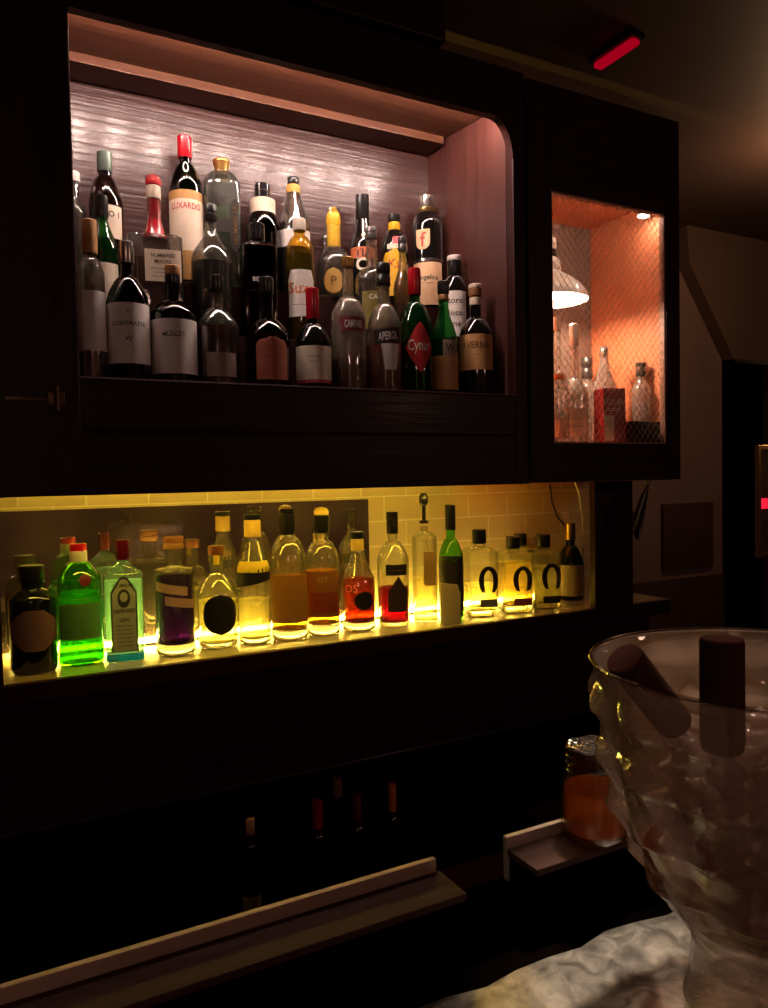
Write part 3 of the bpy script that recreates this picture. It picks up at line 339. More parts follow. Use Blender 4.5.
for k, c in dict(greylabel=(214, 200, 196), white=(226, 214, 208), cream=(226, 206, 184), dulllabel=(150, 128, 116), tan=(196, 142, 88), copper=(176, 96, 72),
                 copperdk=(110, 52, 40), pink=(190, 80, 90), maroon=(112, 22, 28), darklabel=(34, 20, 20), red=(186, 22, 34), tandk=(140, 92, 56),
                 ink=(18, 14, 14), brownink=(96, 54, 26), pale=(222, 206, 190), orange=(226, 120, 40), olive=(120, 104, 40), straw=(190, 140, 82), palegreen=(190, 216, 190),
                 goldlabel=(206, 160, 84), golddk=(120, 82, 30), copperl=(200, 104, 64), yellow=(232, 176, 30), redink=(170, 40, 24), pinkred=(210, 70, 80), peach=(232, 184, 144),
                 duskpink=(150, 106, 108), dusk=(112, 78, 78), greenlabel=(92, 142, 62), greenlabeldk=(66, 110, 44), graphite=(54, 58, 50), pewter=(176, 182, 156), tape=(190, 150, 140), yellowtag=(246, 210, 60),
                 amberlabel=(168, 112, 44), rustlabel=(150, 92, 40), rust2=(140, 52, 26), palepink=(230, 150, 130), darktape=(50, 32, 28), winelabel=(26, 18, 14), steel=(110, 110, 100), rust=(140, 56, 20),
                 paledull=(150, 130, 92), corkbrown=(120, 66, 26), cork=(140, 84, 50), corkdk=(170, 120, 70), corkyellow=(214, 160, 80), corkyellow2=(226, 190, 90), orangecap=(220, 120, 20), clearcap=(200, 190, 180)).items():
    paint(k, c, vary=(60, .12))
for k, c, r, m, ct in (('silver', (190, 184, 178), .25, 1, 0), ('silverl', (205, 200, 196), .3, .9, 0), ('grey', (110, 104, 104), .35, .6, 0), ('dkgrey', (84, 82, 82), .35, .7, 0), ('gold', (196, 150, 84), .3, .9, 0), ('goldfoil', (190, 150, 60), .3, .9, 0),
                    ('bronze', (140, 110, 74), .3, .9, 0), ('redcap', (190, 18, 34), .3, .2, .4), ('redwax', (170, 12, 26), .22, 0, .6), ('greygreen', (110, 126, 116), .3, .5, 0), ('maroongloss', (90, 10, 24), .25, .2, .5),
                    ('waxyellow', (226, 180, 60), .3, 0, .4)):
    paint(k, c, r, m, ct)
P['black'] = pbr('black_plastic', (.008, .007, .007, 1), .3, coat=.2)
P['blackgloss'] = pbr('black_gloss_foil', (.012, .01, .012, 1), .15, coat=.5)

MAHOG = wood('dark_mahogany', (.016, .0026, .0024, 1), (.032, .0056, .0046, 1), .46, coat=.04)
MAHOG_V = wood('dark_mahogany_upright', (.016, .0026, .0024, 1), (.032, .0056, .0046, 1), .46, vert=True, coat=.04)
WALNUT_IN = wood('lacquered_cabinet_back', (.036, .012, .0105, 1), (.078, .027, .023, 1), .34, scale=(.9, 40, 46), bump=.34, coat=.42, spec=.4)
SIDE_IN = wood('cabinet_side_lining', (.042, .012, .010, 1), (.07, .022, .017, 1), .42, vert=True, coat=.25)
SOFFIT_IN = wood('cabinet_soffit_wood', (.075, .024, .013, 1), (.12, .044, .022, 1), .4, coat=.2)
ORANGE_IN = pbr('orange_cabinet_lining', (.62, .20, .085, 1), .55, bump=(30, .08), vary=(4, .12))
BACKGREY = pbr('grey_brown_cabinet_back', (.20, .13, .10, 1), .6, vary=(3, .25))
STEEL = pbr('brushed_steel', (.55, .52, .48, 1), .32, 1., bump=(80, .05))
DKSTEEL = pbr('wire_steel', (.62, .46, .36, 1), .4, .5)
BLACKWOOD = pbr('black_stained_wood', (.004, .0022, .0022, 1), 1., spec=0.)
PLASTER = pbr('pinkish_plaster', (.23, .15, .125, 1), .8, bump=(9, .25), vary=(2.5, .3))
PLASTERDK = pbr('brown_plaster', (.12, .075, .055, 1), .8, bump=(9, .2), vary=(2, .25))
CEILM = pbr('dark_brown_ceiling_paint', (.075, .046, .038, 1), .6, bump=(6, .2), vary=(1.5, .3))
FLOORM = wood('dark_floorboards', (.014, .008, .006, 1), (.03, .017, .012, 1), .5)

# ------------------------------------------------------------------ bottles
def profile(s):
    R, rn, H, zs, zn, kind = s['R'], s['rn'], s['H'], s['zs'], s['zn'], s['shape']
    zs = max(zs, .03); zn = max(zn, zs + .004)
    rn = min(rn, R * .8)
    p = [(R * .82, .0), (R * .95, .0025), (R, .009)]
    if kind == 'step':
        za = zs - .045
        p += [(R, za), (R * .985, za + .004), (R * .90, za + .007), (R * .92, za + .012), (R * .91, zs)]
        R0, z0 = R * .91, zs
    else:
        p += [(R, zs * .5), (R, zs)]
        R0, z0 = R, zs
    n = 8
    for i in range(1, n + 1):
        t = i / n
        if kind == 'cone':
            r = R0 + (rn - R0) * t; r -= (R0 - rn) * .06 * math.sin(PI * t)
        elif kind == 'slope':
            e = .5 - .5 * math.cos(PI * t); r = R0 + (rn - R0) * e
        elif kind == 'flat':
            r = rn + (R0 - rn) * (1 - t ** 3.5) if t < 1 else rn
        elif kind == 'bulb':
            r = rn + (R0 - rn) * math.sqrt(max(0, 1 - t ** 1.9))
        else:                                                   # round shoulder easing into the neck
            c = math.sqrt(max(0, 1 - t ** 2.2)); e = .5 + .5 * math.cos(PI * t)
            r = rn + (R0 - rn) * (.62 * c + .38 * e)
        p.append((r, z0 + (zn - z0) * t))
    if kind == 'bulb':                                          # neck swells a little
        p += [(rn * 1.18, zn + (H - zn) * .25), (rn * 1.1, zn + (H - zn) * .5)]
    p += [(rn, H - .012), (rn * 1.14, H - .011), (rn * 1.14, H - .003), (rn * .9, H - .002)]
    out = [p[0]]
    for q in p[1:]:
        if q[1] > out[-1][1] + 1e-5: out.append(q)
    return out

def section(s):
    """Cross-section: round, or a rounded square that turns round towards the neck."""
    R, rn, sq, ar = s['R'], s['rn'], s['sq'], s['ar']
    if not sq and ar == 1: return None
    def f(r, z, th):
        k = max(0., min(1., (r - rn) / (R * .9 - rn))); k = k * k * (3 - 2 * k)
        n = 2 + 9 * sq * k
        a = r * (1 + .0 * k); b_ = r * (1 + (ar - 1) * k)
        sx, cy = math.sin(th), math.cos(th)
        # rounded square of half sides a, b
        sg = lambda v: (1 if v >= 0 else -1) * abs(v) ** (2 / n)
        return a * sg(sx), -b_ * sg(cy)
    return f

def rad_at(prof, z):
    for (r0, z0), (r1, z1) in zip(prof, prof[1:]):
        if z0 <= z <= z1: return r0 + (r1 - r0) * (z - z0) / max(1e-6, z1 - z0)
    return prof[-1][0]

def mapper(s, prof, a0, off):
    R, sq, ar = s['R'], s['sq'], s['ar']
    def m(u, z):
        r = rad_at(prof, z) + off
        if sq > .5:                                             # flat face: lay it on the front side
            n = 2 + 9 * sq; x = a0 + u
            t = min(1, abs(x) / r)
            return Vector((x, -(ar * rad_at(prof, z) * (1 - t ** n) ** (1 / n) + off), z))
        th = (a0 + u) / R if abs(a0 + u) < 3 * R else 3
        if sq:
            x, y = section(s)(r, z, th); return Vector((x, y, z))
        return Vector((r * math.sin(th), -r * math.cos(th) * (1 + (ar - 1)), z))
    return m

def label_mesh(bm, s, prof, L, mats):
    def slot(k):
        if P[k] not in mats: mats.append(P[k])
        return mats.index(P[k])
    z0, z1 = L['z']; hw = L['hw']; sh = L.get('shape', 'rect'); tilt = L.get('tilt', 0.)
    off = .0008 + L.get('off', 0.)
    # angle measured as arc length; a visible half width of hw needs a longer arc
    arc = lambda v: s['R'] * math.asin(max(-1, min(1, v / s['R']))) if s['sq'] <= .5 else v
    a0 = arc(L['a']) if s['sq'] <= .5 else L['a']
    hw = arc(min(hw, s['R'] * .985)) if s['sq'] <= .5 else min(hw, s['R'] * .96)
    M = mapper(s, prof, a0, off)
    zc, hh = (z0 + z1) / 2, (z1 - z0) / 2
    def half(t):                                                # t from -1 bottom to 1 top
        if sh == 'disc': return hw * math.sqrt(max(0, 1 - t * t))
        if sh == 'diamond': return hw * (1 - abs(t)) ** .8
        if sh == 'spear': return hw * min(1, (1 - abs(t)) * 5)
        if sh == 'hex': return hw * min(1, .35 + (1 - abs(t)) * 1.1)
        if sh == 'arch': return hw * (1 if t < .55 else math.sqrt(max(0, 1 - ((t - .55) / .45) ** 2)) * .9 + .1)
        if sh == 'arch3': return hw * (1 if t < .72 else math.sqrt(max(0, 1 - ((t - .72) / .28) ** 2)) * .75 + .25)
        if sh == 'arch2': return hw * (1 if t < .85 else 1 - .25 * ((t - .85) / .15) ** 2)
        if sh == 'shield': return hw * (1 if t > -.3 else 1 - .6 * ((-.3 - t) / .7) ** 2)
        if sh == 'gable': return hw * (1 if t < .1 else max(.02, 1 - (t - .1) / .9))
        if sh == 'tumbler': return hw * (.82 + .18 * t)
        return hw
    mi = slot(L['mat'])
    if sh in ('ring', 'horseshoe'):
        n = 28; th0, th1 = (0, 2 * PI) if sh == 'ring' else (-.27 * PI, 1.27 * PI)
        prev = None
        for i in range(n + 1):
            th = th0 + (th1 - th0) * i / n
            k = .62 if sh == 'ring' else .48
            if sh == 'horseshoe':
                low = max(0, -math.sin(th)); cx_ = math.cos(th)
                ou = (hw * cx_, hh * .18 + hh * .82 * math.sin(th) - hh * .12 * low)
                inn = (hw * k * cx_ , hh * .18 + hh * .82 * .70 * math.sin(th) - hh * .42 * low)
            else:
                ou = (hw * math.cos(th), hh * math.sin(th)); inn = (hw * k * math.cos(th), hh * k * math.sin(th))
            cur = [bm.verts.new(M(ou[0], zc + ou[1])), bm.verts.new(M(inn[0], zc + inn[1]))]
            if prev: bm.faces.new((prev[0], cur[0], cur[1], prev[1])).material_index = mi
            prev = cur
    elif sh != 'none':
        nv = 14 if sh in ('disc', 'arch', 'diamond', 'hex', 'spear', 'shield', 'gable') else 5
        nx = 10; prev = None
        for i in range(nv + 1):
            t = -1 + 2 * i / nv
            h = max(half(t), 1e-5)
            row = []
            for j in range(nx + 1):
                u = -h + 2 * h * j / nx
                row.append(bm.verts.new(M(u, zc + hh * t + tilt * u)))
            if prev:
                for j in range(nx): bm.faces.new((prev[j], prev[j + 1], row[j + 1], row[j])).material_index = mi
            prev = row
    M2 = mapper(s, prof, a0, off + .0006)
    def put_text(word, z, size, key, vertical=False):
        vs, fs = text_geo(word); k = slot(key); nv = []
        wid = max(x for x, y in vs) - min(x for x, y in vs)
        lim = 2 * hw * (.94 if L.get('shape') else .66)
        sx = size if vertical or wid * size < lim else lim / wid
        for x, y in vs:
            if vertical: u, v = y * size, -x * size
            else: u, v = x * sx, y * size
            nv.append(bm.verts.new(M2(u, z + v + tilt * u)))
        for f in fs:
            try: bm.faces.new([nv[q] for q in f]).material_index = k
            except ValueError: pass
    for t in L.get('txt', ()): put_text(t[0], t[1], t[2], t[3])
    if 'vtxt' in L: put_text(L['vtxt'][0], zc, L['hw'] * 1.0, L['vtxt'][3], True)
    for z, w, key in L.get('lines', ()):
        k = slot(key); t = .0011; prev = None; w = min(w, hw * .9)
        for j in range(9):
            u = -w + 2 * w * j / 8
            wob = .0006 * math.sin(j * 9.1 + z * 900)
            cur = [bm.verts.new(M2(u, z - t / 2 + wob + tilt * u)), bm.verts.new(M2(u, z + t / 2 + wob + tilt * u))]
            if prev: bm.faces.new((prev[0], cur[0], cur[1], prev[1])).material_index = k
            prev = cur

def cap_mesh(s, z0, z1, r, kind):
    bm = bmesh.new(); h = z1 - z0
    if kind == 'dome':
        prof = [(r * .92, z0)] + [(r * math.cos(t), z0 + h * (.25 + .75 * math.sin(t))) for t in [i * PI / 2 / 6 for i in range(6)]] + [(r * .05, z1)]
    elif kind == 'flare':
        prof = [(min(r * 2.2, s['R'] * .7), z0), (r * 1.5, z0 + h * .2), (r * 1.05, z0 + h * .5), (r, z0 + h * .8), (r, z1)]
    elif kind == 'flare2':
        prof = [(r * .8, z0), (r * .84, z0 + h * .5), (r * .98, z0 + h * .8), (r, z0 + h * .85), (r, z1 - .002), (r * .93, z1)]
    elif kind == 'ring':
        prof = [(r * .96, z0), (r, z0 + .001), (r, z0 + h * .42), (r * .93, z0 + h * .45), (r * .93, z0 + h * .55), (r, z0 + h * .58), (r, z1 - .002), (r * .92, z1)]
    elif kind == 'spout':
        rr = r * .42
        prof = [(r * 1.0, z0 - .050), (r * 1.05, z0 - .044), (rr, z0 - .040), (rr, z0 - .008), (rr, z0), (r * .7, z0 + .002), (r, z0 + h * .25), (r, z0 + h * .7), (r * .6, z1)]
    else:
        prof = [(r * .97, z0), (r, z0 + min(.0012, h * .2)), (r, z1 - min(.0018, h * .3)), (r * .9, z1)]
    lathe(bm, prof, 20)
    return bm

_proto = {}
def bottle(s):
    X, Y, Z = s['loc']
    face = math.atan2(-X, Y)
    o = thing(s['name'], s['label'], s['cat'], s['loc'], face + math.radians(s['rot']), s['grp'])
    prof = profile(s); sec = section(s)
    gm = G[s['glass']]
    wall = list(prof)
    if s['glass'].startswith('clear'):                          # a real wall: down again on the inside to a thick floor
        zf = max(s['base'][1], .012) + .001 if 'base' in s else .0035
        wall += [(s['rn'] * .72, s['H'] - .002)] + [(max(.003, r - .0024), z) for z, r in reversed([(z, r) for r, z in prof if zf + .004 < z < s['H'] - .013])]
        wall += [(max(.003, rad_at(prof, zf) - .0024), zf + .002), (.004, zf)]
    obj('glass', lathe(bmesh.new(), wall, 40, shape=sec), gm, o)
    top_cap = max((c[1] for c in s['caps']), default=0)
    zb = .004
    if 'base' in s:
        k, z1 = s['base']; z1 = max(z1, .012)
        ip = [(max(.002, rad_at(prof, z) - .0025), z) for z in (.0022, .006, z1 * .6, z1)]
        obj('foot', lathe(bmesh.new(), ip, 32, shape=sec), BASE[k], o)
        zb = z1 + .0015
    if 'liq' in s:
        k, zt = s['liq'][0], s['liq'][1]
        zs_ = [zb, zb + .004] + [zb + .004 + (zt - zb - .004) * i / 10 for i in range(1, 11)]
        ip = [(max(.002, rad_at(prof, z) - .0030 - (.003 if z == zb else 0)), z) for z in zs_]
        obj('liquor', lathe(bmesh.new(), ip, 32, shape=sec), LQ[k], o)
    for i, (z0, z1, r, mk, kind) in enumerate(s['caps']):
        r2 = max(r, s['rn'] * 1.18 if z1 > s['H'] - .02 else r)
        if kind == 'plain' or kind == 'ring': r2 = max(r2, rad_at(prof, min(z0 + .002, s['H'])) + .0008) if z0 < s['H'] - .004 else r2
        nm = 'cap' if abs(z1 - top_cap) < 1e-6 else 'neck_band'
        obj(nm, cap_mesh(s, z0, z1, r2, kind), P[mk], o)
    for L in s['labels']:
        bm = bmesh.new(); mats = []
        label_mesh(bm, s, prof, L, mats)
        obj('label' if L.get('shape') not in ('horseshoe',) else 'horseshoe_emblem', bm, mats, o)
    return o

for s in BOTTLES: bottle(s)

# ------------------------------------------------------------------ open wall cabinet
FY = 1.60                                                        # face of the cabinets
wc = thing('wall_cabinet', 'long dark wood wall cabinet, open at the front, with stepped shelves of bottles', 'cabinet', (0, 0, 0))
def part(name, bm, m, par, sm=False): return obj(name, bm, m, par, sm)
part('stile', B(-.62, .179, FY, FY + .032, 1.526, 2.60, bev=.003), MAHOG_V, wc)
part('stile', B(1.250, 1.2895, FY, FY + .032, 1.526, 2.60, bev=.003), MAHOG_V, wc)
bm = prism_x(bmesh.new(), [(.179, 2.60), (.179, 2.473), (1.190, 2.473)] + [(1.190 + .0598 * math.sin(a), 2.473 - .10 * (1 - math.cos(a))) for a in [i * PI / 16 for i in range(1, 9)]] + [(1.2498, 2.60)], FY, FY + .024)
part('top_rail', bm, MAHOG, wc)
bm = B(.179, 1.2498, FY, FY + .030, 1.526, 1.7575, bev=.002)
part('bottom_rail', bm, MAHOG, wc)
part('bead_moulding', tube(bmesh.new(), [(.185, FY - .001, 1.654), (1.248, FY - .001, 1.654)], .0035), MAHOG, wc)
part('lip_moulding', tube(bmesh.new(), [(.18, FY + .002, 1.757), (1.249, FY + .002, 1.757)], .004), MAHOG, wc)
part('floor_board', B(-.62, 1.2895, FY + .032, 1.98, 1.552, 1.7495), MAHOG, wc)
part('back_panel', B(-.6, 1.2895, 1.945, 1.975, 1.75, 2.60), WALNUT_IN, wc)
bm = bmesh.new()
vl = [bm.verts.new((x, y, 1.75)) for x, y in ((1.2505, FY + .0325), (1.2895, FY + .0325), (1.2895, 1.9449), (1.2035, 1.9449))]
f = bm.faces.new(vl); ex = bmesh.ops.extrude_face_region(bm, geom=[f])
for v in ex['geom']:
    if isinstance(v, bmesh.types.BMVert): v.co.z = 2.60
bmesh.ops.recalc_face_normals(bm, faces=bm.faces)
part('side_panel', bm, SIDE_IN, wc)
part('side_panel', B(.02, .10, FY + .032, 1.945, 1.75, 2.60), SIDE_IN, wc)
part('soffit', B(.10, 1.250, FY + .028, 1.945, 2.523, 2.60), SOFFIT_IN, wc)
part('batten', B(.10, 1.203, 1.855, 1.945, 2.501, 2.523, bev=.002), SOFFIT_IN, wc)
part('step_shelf', B(.10, 1.203, 1.742, 1.838, 1.7495, 1.8895, bev=.0015), MAHOG, wc)
part('step_shelf', B(.10, 1.203, 1.838, 1.945, 1.7495, 2.0295, bev=.0015), MAHOG, wc)
bm = B(-.62, 1.03, FY - .03, 2.0, 2.60, 2.90, bev=.006)
part('crown_box', bm, MAHOG, wc)
bm = bmesh.new(); box(bm, .120, .150, FY - .006, FY, 1.700, 1.728, bev=.002); box(bm, .045, .120, FY - .004, FY, 1.708, 1.718, bev=.002)
tube(bm, [(.135, FY - .012, 1.69), (.135, FY - .012, 1.738)], .005)
part('hinge', bm, pbr('tarnished_brass', (.10, .055, .03, 1), .4, .8), wc, True)

# light strip hidden behind the top rail
LED_W = emit('warm_white_diode', (1, .77, .66, 1), 185)
ls = thing('light_strip', 'row of small warm white lamps under the top of the open cabinet', 'light', (0, 0, 2.505))
part('carrier', B(.14, 1.19, FY + .030, FY + .050, .012, .018), P['dkgrey'], ls)
for i in range(11):
    x = .165 + i * .1005
    obj('diode', lathe(bmesh.new(), [(.011, -.004), (.012, 0), (.012, .012)], 14, c=(x, FY + .046, 0)), LED_W, ls)

# ------------------------------------------------------------------ cabinet with a wire mesh door
mc = thing('mesh_front_cabinet', 'dark wood wall cabinet with orange lining and a wire mesh glass door', 'cabinet', (0, 0, 0))
x0, x1, z0, z1 = 1.378, 1.812, 1.634, 2.313
L0, L1 = 1.296, 1.868
part('side_panel', B(L0, L0 + .02, FY + .03, 1.98, 1.526, 2.592), MAHOG_V, mc)
part('side_panel', B(1.848, L1, FY + .03, 1.98, 1.526, 2.592), MAHOG_V, mc)
part('side_lining', B(1.842, 1.8475, FY + .032, 1.945, 1.64, 2.3715), ORANGE_IN, mc)
part('side_lining', B(L0 + .0205, L0 + .026, FY + .032, 1.945, 1.64, 2.3715), ORANGE_IN, mc)
part('back_panel', B(L0 + .0205, 1.8475, 1.945, 1.975, 1.64, 2.3715), BACKGREY, mc)
part('floor_board', B(L0 + .0205, 1.8475, FY + .03, 1.975, 1.552, 1.6395), ORANGE_IN, mc)
part('ceiling_board', B(L0 + .0205, 1.8475, FY + .03, 1.975, 2.372, 2.592), ORANGE_IN, mc)
dr = thing('door', '', '', (0, 0, 0))
for k in ('label', 'category'): del dr[k]
dr.parent = mc
part('door_frame', prism_x(bmesh.new(), [(L0 + .002, 1.528), (x0, 1.528), (x0, 2.59), (L0 + .002, 2.59)], FY, FY + .026), MAHOG_V, dr)
part('door_frame', prism_x(bmesh.new(), [(x1, 1.528), (L1, 1.528), (L1, 2.59), (x1, 2.59)], FY, FY + .026), MAHOG_V, dr)
part('door_frame', B(x0, x1, FY, FY + .026, 1.528, z0), MAHOG, dr)
part('door_frame', B(x0, x1, FY, FY + .026, z1, 2.59), MAHOG, dr)
bm = bmesh.new()
for a in ((x0, x0 + .005, z0, z1), (x1 - .005, x1, z0, z1), (x0 + .005, x1 - .005, z0, z0 + .005), (x0 + .005, x1 - .005, z1 - .005, z1)):
    box(bm, a[0], a[1], FY + .004, FY + .022, a[2], a[3])
part('bead', bm, pbr('pale_bead_edge', (.32, .16, .11, 1), .4), dr)
part('glass_pane', B(x0, x1, FY + .016, FY + .0185, z0, z1), clear('door_glass', (.96, .95, .94, 1), (.7, .7, .7, 1), .03, .3), dr)
bm = bmesh.new()
cw, ch = .0225, .0265
W, Hh = x1 - x0, z1 - z0
def clip(p, q):
    (ax, az), (bx, bz) = p, q; t0, t1 = 0., 1.
    for pa, d, lo, hi in ((ax, bx - ax, 0, W), (az, bz - az, 0, Hh)):
        if abs(d) < 1e-9: continue
        u, v = (lo - pa) / d, (hi - pa) / d
        if u > v: u, v = v, u
        t0, t1 = max(t0, u), min(t1, v)
    return None if t0 >= t1 else (t0, t1)
nn = int(W / cw + Hh / ch) + 3
for sgn in (1, -1):
    for i in range(-1, nn):
        # lines dx/dz = +-cw/ch
        c0 = i * cw
        p, q = ((c0 - Hh * cw / ch - 0, 0), (c0, Hh)) if sgn > 0 else ((c0, 0), (c0 - Hh * cw / ch, Hh))
        r = clip(p, q)
        if not r: continue
        n = max(2, int((r[1] - r[0]) * Hh / ch * 2))
        pts = []
        for k in range(n + 1):
            t = r[0] + (r[1] - r[0]) * k / n
            pts.append((x0 + p[0] + (q[0] - p[0]) * t, FY + .010 + sgn * .0008, z0 + Hh * t))
        tube(bm, pts, .00075, 4)
part('wire_mesh', bm, DKSTEEL, dr, True)

# hanging lamp in the cabinet
lx, ly, lz = 1.530, 1.785, 2.07
lp = thing('hanging_lamp', 'small pale metal dome lamp hanging on a chain inside the mesh cabinet', 'lamp', (lx, ly, lz))
SHADE = pbr('pale_enamel', (.80, .74, .68, 1), .35, 0, coat=.3)
prof = [(.112, 0), (.114, .002), (.105, .022), (.088, .045), (.062, .066), (.036, .082), (.026, .092)]
bm = lathe(bmesh.new(), prof, 40, capped=(False, True)); lathe(bm, [(.1095, .001), (.102, .021), (.085, .043), (.059, .064), (.030, .079)], 40, capped=(False, True))
obj('lamp_shade', bm, SHADE, lp)
obj('shade_collar', lathe(bmesh.new(), [(.030, .088), (.032, .092), (.028, .118), (.020, .128)], 24), SHADE, lp)
obj('socket', lathe(bmesh.new(), [(.020, .128), (.021, .13), (.021, .150), (.019, .152)], 20), P['black'], lp)
obj('finial', lathe(bmesh.new(), [(.019, .152), (.020, .155), (.017, .185), (.006, .190)], 20), SHADE, lp)
obj('bulb', lathe(bmesh.new(), [(.002, .004), (.018, .010), (.027, .028), (.024, .046), (.014, .06), (.013, .082)], 20), emit('frosted_bulb', (1, .72, .52, 1), 250), lp)
bm = bmesh.new()
zc = .19; k = 0
while zc < .280:
    pts = []
    for j in range(9):
        th = 2 * PI * j / 8
        c, s_ = .0045 * math.cos(th), .010 * math.sin(th)
        pts.append((c if k % 2 else 0, 0 if k % 2 else c, zc + .009 + s_))
    tube(bm, pts, .0016, 6); zc += .0155; k += 1
obj('chain', bm, STEEL, lp)
# small clip light in the upper corner
cl = thing('corner_light', 'tiny bright white light in the upper corner of the mesh cabinet', 'light', (1.795, 1.668, 2.325))
obj('housing', lathe(bmesh.new(), [(.020, 0), (.021, .002), (.021, .026), (.015, .0465)], 20), STEEL, cl)
obj('lens', lathe(bmesh.new(), [(.004, -.006), (.012, -.004), (.018, 0)], 20), emit('white_lens', (1, .80, .68, 1), 60), cl)

l3 = thing('light_strip', 'short warm light strip inside the top front of the mesh cabinet', 'light', (0, 0, 0))
part('channel', B(1.33, 1.78, 1.632, 1.646, 2.3655, 2.3715), P['dkgrey'], l3)
part('diffuser', tube(bmesh.new(), [(1.33, 1.639, 2.3605), (1.78, 1.639, 2.3605)], .0045, 10), emit('warm_strip', (1, .72, .52, 1), 30), l3, True)

# carton and tray in the cabinet
ct = thing('carton', 'red spirit carton standing in the mesh cabinet in front of the metal-ball pourer bottle', 'box', (1.648, 1.668, 1.64), math.radians(-14))
REDC = pbr('red_carton_board', (.42, .015, .022, 1), .45)
obj('box_body', B(-.036, .036, -.028, .028, 0, .158, bev=.001), REDC, ct, False)
bm = bmesh.new()
def flat_text(bm, word, cx_, cz, size, y, mi=0):
    vs, fs = text_geo(word); nv = [bm.verts.new((cx_ + x * size, y, cz + v * size)) for x, v in vs]
    for f in fs:
        try: bm.faces.new([nv[q] for q in f]).material_index = mi
        except ValueError: pass
flat_text(bm, 'FOUR', -.004, .118, .019, -.0288)
for zz in (.098, .092): box(bm, -.026, .022, -.0289, -.0286, zz, zz + .002)
obj('lettering', bm, P['peach'], ct, False)
bm = B(-.033, -.002, -.0287, -.0281, .004, .078)
obj('label', bm, P['cream'], ct, False)
tr = thing('tray', 'low black slotted box at the right end of the mesh cabinet floor', 'box', (1.765, 1.644, 1.64))
bm = bmesh.new()
box(bm, -.066, .066, -.014, .014, 0, .006); box(bm, -.066, .066, -.014, -.011, .006, .062); box(bm, -.066, .066, .011, .014, .006, .062)
box(bm, -.066, -.063, -.011, .011, .006, .062); box(bm, .063, .066, -.011, .011, .006, .062)
obj('tray_body', bm, P['black'], tr, False)
bm = bmesh.new()
for i in range(9): box(bm, -.058 + i * .014, -.053 + i * .014, -.0165, -.0142, .008, .058)
obj('slat', bm, pbr('brown_slat', (.05, .018, .012, 1), .5), tr, False)

# ------------------------------------------------------------------ lit back bar
bb = thing('back_bar', 'dark wood back bar with a thick counter and open shelf below', 'bar', (0, 0, 0))
SHELFM = pbr('varnished_pale_shelf', (.40, .32, .20, 1), .22, coat=.5, vary=(7, .2), bump=(25, .05))
part('counter_edge', B(-.62, 1.98, 1.738, 1.752, 1.09, 1.1335, bev=.002), MAHOG, bb)
part('counter_top', B(-.62, 1.98, 1.752, 2.0, 1.09, 1.1345), SHELFM, bb)
part('apron', B(-.62, 1.92, 1.775, 1.80, .80, 1.09, bev=.002), MAHOG, bb)
part('rail_moulding', tube(bmesh.new(), [(-.6, 1.773, 1.083), (1.92, 1.773, 1.083)], .006), MAHOG, bb)
part('rail_moulding', tube(bmesh.new(), [(-.6, 1.773, .808), (1.92, 1.773, .808)], .005), MAHOG, bb)
part('lower_shelf', B(-.62, 1.92, 1.66, 2.0, .42, .4495), MAHOG, bb)
part('back_board', B(-.62, 1.92, 1.97, 2.0, .4495, 1.09), BLACKWOOD, bb)
part('plinth', B(-.62, 1.92, 1.69, 2.0, 0.0, .42), BLACKWOOD, bb)
part('post', B(1.655, 1.815, 1.740, 1.764, 1.1345, 1.5255, bev=.003), MAHOG_V, bb)
part('end_panel', B(-.02, .028, 1.738, 2.0, 1.1345, 1.5255), MAHOG_V, bb)

# dusty mirror on the tiles
t = NT('dusty_mirror')
gl = t.n('ShaderNodeBsdfGlossy', Roughness=.035); gl.inputs['Color'].default_value = (.60, .56, .52, 1)
df = t.n('ShaderNodeBsdfDiffuse'); df.inputs['Color'].default_value = (.30, .23, .2, 1)
tc = t.n('ShaderNodeTexCoord'); nz = t.n('ShaderNodeTexNoise', Scale=6., Detail=5.); t.l(tc.outputs['Object'], nz.inputs['Vector'])
mr = t.n('ShaderNodeMapRange'); mr.inputs['From Min'].default_value = .4; mr.inputs['From Max'].default_value = .75; mr.inputs['To Min'].default_value = .06; mr.inputs['To Max'].default_value = .22
t.l(nz.outputs['Fac'], mr.inputs['Value'])
ms = t.n('ShaderNodeMixShader'); t.l(mr.outputs[0], ms.inputs[0]); t.l(gl.outputs[0], ms.inputs[1]); t.l(df.outputs[0], ms.inputs[2])
MIRROR = t.fin(ms.outputs[0])
mir = obj('mirror', B(.030, 1.008, 1.994, 1.9995, 1.150, 1.487, bev=.001), MIRROR, None, False)
tag(mir, 'long dusty mirror fixed to the tiles behind the lit bottles', 'mirror')

# lamps of the niche
LED_Y = emit('yellow_strip_light', (1, .67, .10, 1), 84)
ns = thing('light_strip', 'glowing yellow light strip along the foot of the mirror behind the bottles', 'light', (0, 0, 0))
part('channel', B(.05, 1.58, 1.978, 1.9935, 1.135, 1.140), P['dkgrey'], ns)
part('diffuser', tube(bmesh.new(), [(.05, 1.986, 1.1455), (1.58, 1.986, 1.1455)], .0052, 10), LED_Y, ns, True)
LED_Y2 = emit('yellow_strip_light_soft', (1, .66, .07, 1), 26)
n2 = thing('light_strip', 'slim yellow light strip under the cabinet, above the back bar tiles', 'light', (0, 0, 0))
part("channel", B(.03, 1.25, 1.700, 1.724, 1.547, 1.5515), P['dkgrey'], n2)
part('diffuser', tube(bmesh.new(), [(.03, 1.712, 1.541), (1.25, 1.712, 1.541)], .005, 10), LED_Y2, n2, True)

